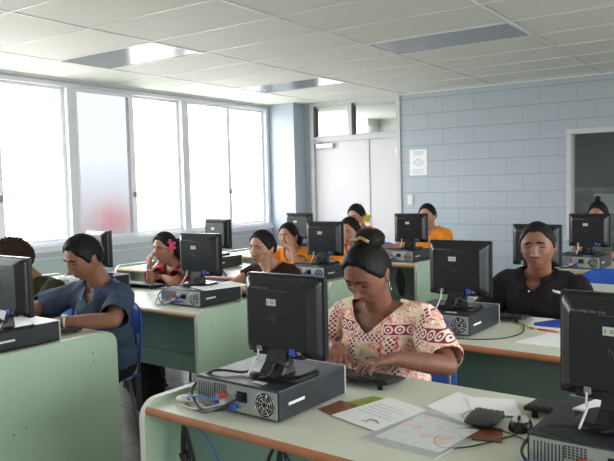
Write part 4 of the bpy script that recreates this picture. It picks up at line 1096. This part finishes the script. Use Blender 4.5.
def petals(name, mat_, centre, R_, n, rad, parent, cmat='yellow', wide=.34):
    mb = MB().m(0)
    for k in range(n):
        a = 2*PI*k/n; rot = Matrix.Rotation(a, 3, 'Y')
        e = MB().ell((0, 0, rad*.55), (rad*wide, rad*.10, rad*.52), nu=10, nv=8)
        mb.add([Vector(centre)+R_ @ (rot @ (Vector(p)+Vector((0, -.25*p[2], 0)))) for p in e.v], e.f, True)
    mb.m(1).ell(centre, rad*.16, nu=8, nv=6)
    return mb.build(name, [mat_, cmat], parent)

# 1. woman in floral shirt at the nearest desk
typ = dict(curl=(.45, .62, .45), thumb=.55, spread=.18)
F, HM, fy, so = person('woman with a bun and red floral blouse, looking down, typing at the nearest desk', -1.47, 2.48, dict(
    fem=True, vox=.0040, svox=.006, skin='skin1', lips='lips', top='tropical', top_name='blouse', head=(-1.462, 2.315, 1.095), neck=(-1.478, 2.425, .945), pitch=31, yaw=-2, roll=3, hs=1.04, wide=1.02, nosew=1.15,
    shL=(-1.292, 2.46, .893), shR=(-1.665, 2.46, .885), pel=(-1.47, 2.50, .49), bulk=1.14, arm=1.14, neckr=.058,
    elL=(-1.13, 2.33, .768), wrL=(-1.262, 2.165, .812), handL=((-.62, -.72, -.12), (0, -.2, -1), (-.8, .55, 0), dict(curls=[(.3, .6, .4), (.4, .6, .4), (.5, .65, .5), (.6, .7, .5)], thumb=.5, spread=.2)),
    elR=(-1.79, 2.37, .765), wrR=(-1.535, 2.195, .812), handR=((.55, -.78, -.12), (0, -.2, -1), (.8, .55, 0), dict(curls=[(.35, .6, .4), (.45, .7, .45), (.5, .7, .5), (.5, .7, .5)], thumb=.5, spread=.2)),
    eye=-14, hair='tied', thick=.011, bun=[((.0, .060, .115), (.056, .050, .040)), ((.02, .085, .105), (.040, .036, .036))], neckline=('v', .096, .078), sleeve=.90, flare=1.75, loose=.018, fold=.004, hsz=1.0, hairline=.003))
MB().tube([HM @ Vector((-.040+.011*k, .018+.003*math.sin(k*2), .150+.004*math.cos(k*1.3)-.0012*(k-4)**2)) for k in range(8)], .007, 8).build('hair_clip', 'wood_clip', F)
c = HM @ Vector((.082, .010, -.036)); MB().tube([c, c+Vector((0, 0, -.018))], .0018, 6).tube([c+Vector((.008*math.cos(a), 0, -.028+.010*math.sin(a))) for a in np.linspace(0, 2*PI, 14)[:-1]], .0016, 6, True).build('earring', 'earring', F)
c = Vector((-1.268+1.47, 2.185-2.48, .785))
# 2. man in grey-blue polo
B, HM, fy, so = person('man in grey-blue polo shirt with a wristwatch, looking down at the left desk', -3.22, 2.38, dict(
    vox=.0050, skin='skin3', top='navy', top_name='polo_shirt', head=(-3.205, 2.235, 1.088), neck=(-3.215, 2.345, .935), pitch=22, yaw=-4, roll=2, hs=1.03, wide=.98,
    shL=(-3.055, 2.355, .875), shR=(-3.395, 2.32, .875), pel=(-3.25, 2.39, .47), bulk=1.10, arm=1.08,
    elL=(-2.915, 2.19, .785), wrL=(-3.105, 1.995, .790), handL=((-.75, -.62, .0), (0, .1, -1), (-.6, .8, 0), dict(curl=(.3, .4, .3), thumb=.4)),
    elR=(-3.60, 2.20, .79), wrR=(-3.43, 2.02, .80), handR=((.30, -.92, -.05), (0, .1, -1), (.9, .3, 0), dict(curl=(.35, .5, .4))),
    eye=-14, hair='short', thick=.013, neckline=('v', .068, .085), collar='navy_dk', piping='white_plastic', sleeve=.86, flare=1.8, loose=.015, fold=.005))
MB().tube([Vector((-3.075+3.22+.0, 2.02-2.38, .790))+Vector((.75, .62, 0)).cross(Vector((0, 0, 1)))*.0*0 + (Vector((.62, -.75, 0))*math.cos(a)+Vector((0, 0, 1))*math.sin(a))*.031 for a in np.linspace(0, 2*PI, 18)[:-1]], .006, 8, True).ell((-3.075+3.22+.004, 2.02-2.38-.005, .824), (.017, .017, .006), nu=14, nv=8).build('wristwatch', 'silver', B)
mk = MB()
for k in range(3): mk.box((-2.985+3.22-.004*k, 2.245-2.38+.008, .872-.010*k-.004), (.030-.006*k, .002, .0025), rot=Euler((0, math.radians(20), math.radians(40))))
mk.build('sleeve_print', 'greyink', so)
# 3. curly-haired person at the left edge
person('person with curly brown hair in dark olive shirt, partly hidden behind the left-edge monitor', -4.0, 2.40, dict(
    vox=.007, skin='skin3', top='olive', head=(-4.02, 2.30, 1.03), neck=(-3.97, 2.40, .90), pitch=18, yaw=-25, hs=1.05,
    shL=(-3.78, 2.42, .855), shR=(-4.16, 2.38, .84), pel=(-3.98, 2.44, .47), bulk=1.05,
    elL=(-3.66, 2.25, .785), wrL=(-3.85, 2.06, .79), handL=((-.6, -.8, 0), (0, .1, -1), (-.7, .6, 0)), elR=(-4.28, 2.2, .785), wrR=(-4.12, 2.03, .79), handR=((.4, -.9, 0), (0, .1, -1), (.8, .4, 0)),
    eye=-10, hair='short', hmat='hair_br', thick=.020, curly=.010, neckline=('round', .07, .02), sleeve=.95))
# 4. woman in red with pink hair flower
Rw, HM, fy, so = person('woman in red patterned blouse with a pink hair flower, hand over her mouth', -4.02, 3.66, dict(
    fem=True, vox=.0055, skin='skin2', lips='lips2', top='red_print', top_name='blouse', head=(-4.005, 3.505, 1.00), neck=(-3.995, 3.60, .875), pitch=6, yaw=2, roll=3, hs=.97,
    shL=(-3.845, 3.63, .825), shR=(-4.145, 3.60, .82), pel=(-4.02, 3.70, .47), bulk=1.0,
    elL=(-3.83, 3.42, .765), wrL=(-3.96, 3.45, .79), handL=((-.95, -.15, .0), (0, .1, -1), (0, 1, .2), dict(curl=(.3, .4, .3))),
    elR=(-4.05, 3.40, .765), wrR=(-4.04, 3.375, .862), handR=((.10, -.02, .95), (.2, 1, .1), (.9, -.2, 0), dict(curl=(.7, 1.0, .7), thumb=.6)),
    eye=10, hair='tied', thick=.014, sleeve=.84, neckline=('v', .066, .06), flare=1.8, loose=.02, bun_name='long_hair',
    locks=[([(-3.95, 3.56, 1.06), (-3.915, 3.58, .98), (-3.90, 3.60, .90), (-3.91, 3.60, .83)], .032), ([(-3.99, 3.60, 1.05), (-3.96, 3.64, .95), (-3.94, 3.66, .86)], .045), ([(-4.03, 3.58, 1.06), (-4.02, 3.66, .95), (-4.0, 3.68, .84)], .045), ([(-3.94, 3.53, 1.03), (-3.905, 3.545, .97), (-3.895, 3.56, .90)], .022)]))
petals('hair_flower', 'pink', HM @ Vector((.086, -.022, .035)), Euler((0, 0, math.radians(40))).to_matrix(), 6, .046, Rw, wide=.30)
MB().tube([Vector((-4.03+4.02, 3.376-3.66, .852))+Vector((math.cos(a)*.026, math.sin(a)*.026, 0)) for a in np.linspace(0, 2*PI, 16)[:-1]], .0045, 6, True).build('bracelet', 'white_plastic', Rw)
# 5. woman in brown
Bw, HM, fy, so = person('woman in dark brown top leaning her cheek on her fist, above the nearest monitor', -3.04, 3.66, dict(
    fem=True, vox=.0055, skin='skin2', lips='lips2', top='brown_cloth', top_name='blouse', head=(-3.028, 3.495, 1.035), neck=(-3.04, 3.60, .915), pitch=2, yaw=0, roll=3, hs=.97,
    shL=(-2.89, 3.63, .855), shR=(-3.20, 3.61, .855), pel=(-3.04, 3.70, .47), bulk=1.04,
    elL=(-2.945, 3.43, .765), wrL=(-2.935, 3.42, .905), handL=((-.12, -.02, .95), (-.3, 1, .0), (-.9, -.3, 0), dict(curl=(.9, 1.2, .8), thumb=.7)),
    elR=(-3.285, 3.44, .765), wrR=(-3.08, 3.36, .785), handR=((.85, -.35, 0), (0, .1, -1), (0, 1, 0), dict(curl=(.3, .4, .3))),
    eye=22, look=.3, hair='tied', thick=.012, bun=[((0, .105, .02), (.035, .035, .035))], sleeve=.42, neckline=('round', .085, .05)))
MB().tube([Vector((-2.935+3.04, 3.421-3.66, .895))+Vector((math.cos(a)*.026, math.sin(a)*.026, 0)) for a in np.linspace(0, 2*PI, 16)[:-1]], .002, 6, True).build('bracelet', 'earring', Bw)
# 6. man in black polo
Pm, HM, fy, so = person('man in black polo shirt sitting back with lowered eyes behind the second right desk', -1.27, 3.74, dict(
    vox=.0045, skin='skin1', top='black_cloth', top_name='polo_shirt', head=(-1.222, 3.60, 1.100), neck=(-1.243, 3.685, .955), pitch=3, yaw=9, roll=-3, hs=1.03, wide=1.06, nosew=1.3, jaw=1.15,
    shL=(-1.055, 3.715, .865), shR=(-1.445, 3.715, .870), pel=(-1.26, 3.76, .47), bulk=1.22, arm=1.2,
    elL=(-.97, 3.62, .68), wrL=(-1.08, 3.46, .60), handL=((-.6, -.6, -.1), (0, .1, -1), (-.6, .7, 0)), elR=(-1.55, 3.63, .68), wrR=(-1.42, 3.46, .60), handR=((.6, -.6, -.1), (0, .1, -1), (.6, .7, 0)),
    eye=-2, hair='short', thick=.009, hairline=.002, neckline=('v', .07, .075), collar='black_cloth', sleeve=.85, flare=2.0, loose=.016, fold=.006, neckr=.062))
yy = facing_y(so.data, .145, .868)-.003
mb = MB(); mb.ell((.145, yy, .868), (.017, .004, .007), nu=12, nv=8).ell((.128, yy, .873), (.007, .004, .005), nu=10, nv=6).ell((.158, yy+.003, .861), (.009, .004, .003), nu=10, nv=6); mb.build('chest_emblem', 'white_plastic', so)
MB().ell((.01, facing_y(so.data, .01, .865)-.002, .865), (.005, .003, .005), nu=8, nv=6).build('button', 'white_plastic', so)
# 7. ponytailed woman in orange
def orange(label, rx, ry, **k):
    S = dict(fem=True, vox=.007, svox=.008, skin='skin2', lips='lips2', top='orange', top_name='blouse', hair='tied', thick=.012, sleeve=.6, neckline=('v', .08, .09), eye=18, hs=.97, pel=(rx, ry+.05, .47)); S.update(k)
    return person(label, rx, ry, S)
orange('woman in orange blouse with low ponytail, hand raised to her face, by the window wall', -3.85, 4.88, head=(-3.815, 4.76, 1.0), neck=(-3.835, 4.85, .885), pitch=2, yaw=2,
    shL=(-3.69, 4.88, .83), shR=(-3.98, 4.87, .83), elL=(-3.665, 4.67, .765), wrL=(-3.70, 4.665, .90), handL=((-.25, -.02, .9), (-.4, .8, 0), (-.7, -.5, 0), dict(curl=(.5, .6, .5))),
    elR=(-4.05, 4.68, .765), wrR=(-3.88, 4.60, .785), handR=((.8, -.5, 0), (0, .1, -1), (.3, .8, 0)), bun=[((.015, .125, -.045), (.046, .046, .050)), ((0, .10, -.02), (.03, .03, .03))], bun_name='ponytail')
o7, HMg, _, _ = orange('girl in orange top with dark tied hair, face beside a monitor, behind the floral woman', -3.2, 4.90, head=(-3.178, 4.78, 1.055), neck=(-3.195, 4.88, .935), pitch=8, yaw=4,
    shL=(-3.05, 4.90, .86), shR=(-3.33, 4.89, .86), elL=(-2.98, 4.72, .765), wrL=(-3.08, 4.60, .785), handL=((-.5, -.8, 0), (0, .1, -1), (-.8, .5, 0)), elR=(-3.42, 4.72, .765), wrR=(-3.28, 4.60, .785), handR=((.4, -.8, 0), (0, .1, -1), (.8, .4, 0)),
    bun=[((0, .115, -.03), (.042, .040, .045))])
MB().ell(HMg @ Vector((.070, .055, .055)), (.012, .012, .010), nu=8, nv=6).build('hair_clip', 'white_plastic', o7)
o9, HMy, _, _ = orange('person with dark hair and a yellow hair flower in front of the grey door', -3.92, 6.17, head=(-3.93, 6.04, 1.115), neck=(-3.94, 6.14, .985), pitch=14, yaw=0, shL=(-3.79, 6.17, .92), shR=(-4.07, 6.16, .92),
    elL=(-3.72, 6.02, .78), wrL=(-3.82, 5.90, .785), handL=((-.5, -.8, 0), (0, .1, -1), (-.8, .5, 0)), elR=(-4.15, 6.02, .78), wrR=(-4.02, 5.9, .785), handR=((.4, -.8, 0), (0, .1, -1), (.8, .4, 0)), curly=.004, thick=.016)
petals('hair_flower', 'petal_y', HMy @ Vector((.075, .05, -.035)), Euler((0, 0, math.radians(35))).to_matrix(), 5, .055, o9, wide=.42)
petals('hair_flower', 'petal_y', HMy @ Vector((.03, .05, .10)), Euler((math.radians(-30), 0, math.radians(35))).to_matrix(), 5, .022, o9, wide=.42)
g_ = MB()
for sx in (-1, 1): g_.tube([HMy @ Vector((sx*.031+.019*math.cos(a), -.104, .004+.014*math.sin(a))) for a in np.linspace(0, 2*PI, 14)[:-1]], .0016, 5, True)
g_.build('glasses', 'bezel', o9)
orange('woman in orange blouse with hair pulled back, sitting before the block wall', -3.16, 6.2, head=(-3.145, 6.10, 1.118), neck=(-3.165, 6.18, .995), pitch=4, yaw=4, roll=-4, bulk=1.05, arm=1.1,
    shL=(-3.005, 6.20, .925), shR=(-3.33, 6.19, .925), elL=(-2.95, 6.05, .79), wrL=(-3.05, 5.92, .79), handL=((-.5, -.8, 0), (0, .1, -1), (-.8, .5, 0)), elR=(-3.50, 6.10, .80), wrR=(-3.50, 5.95, .81), handR=((-.3, -.85, .35), (.1, .1, -1), (.9, 0, 0), dict(curl=(.2, .2, .2))),
    bun=[((0, .11, .0), (.03, .03, .03))], sleeve=.72)
person('person with a topknot in grey-green shirt behind the back right monitor', -1.6, 6.45, dict(
    fem=True, vox=.007, skin='skin3', top='greygreen', head=(-1.622, 6.32, 1.125), neck=(-1.60, 6.40, 1.0), pitch=12, yaw=0, hs=.97, shL=(-1.44, 6.43, .925), shR=(-1.74, 6.42, .925), pel=(-1.6, 6.5, .47), bulk=1.05, arm=1.1,
    elL=(-1.40, 6.25, .79), wrL=(-1.52, 6.12, .80), handL=((-.5, -.8, 0), (0, .1, -1), (-.8, .5, 0)), elR=(-1.80, 6.25, .79), wrR=(-1.68, 6.12, .79), handR=((.4, -.8, 0), (0, .1, -1), (.8, .4, 0)),
    hair='tied', bun=[((0, .02, .145), (.026, .026, .028))], neckline=('round', .08, .04), eye=-5))
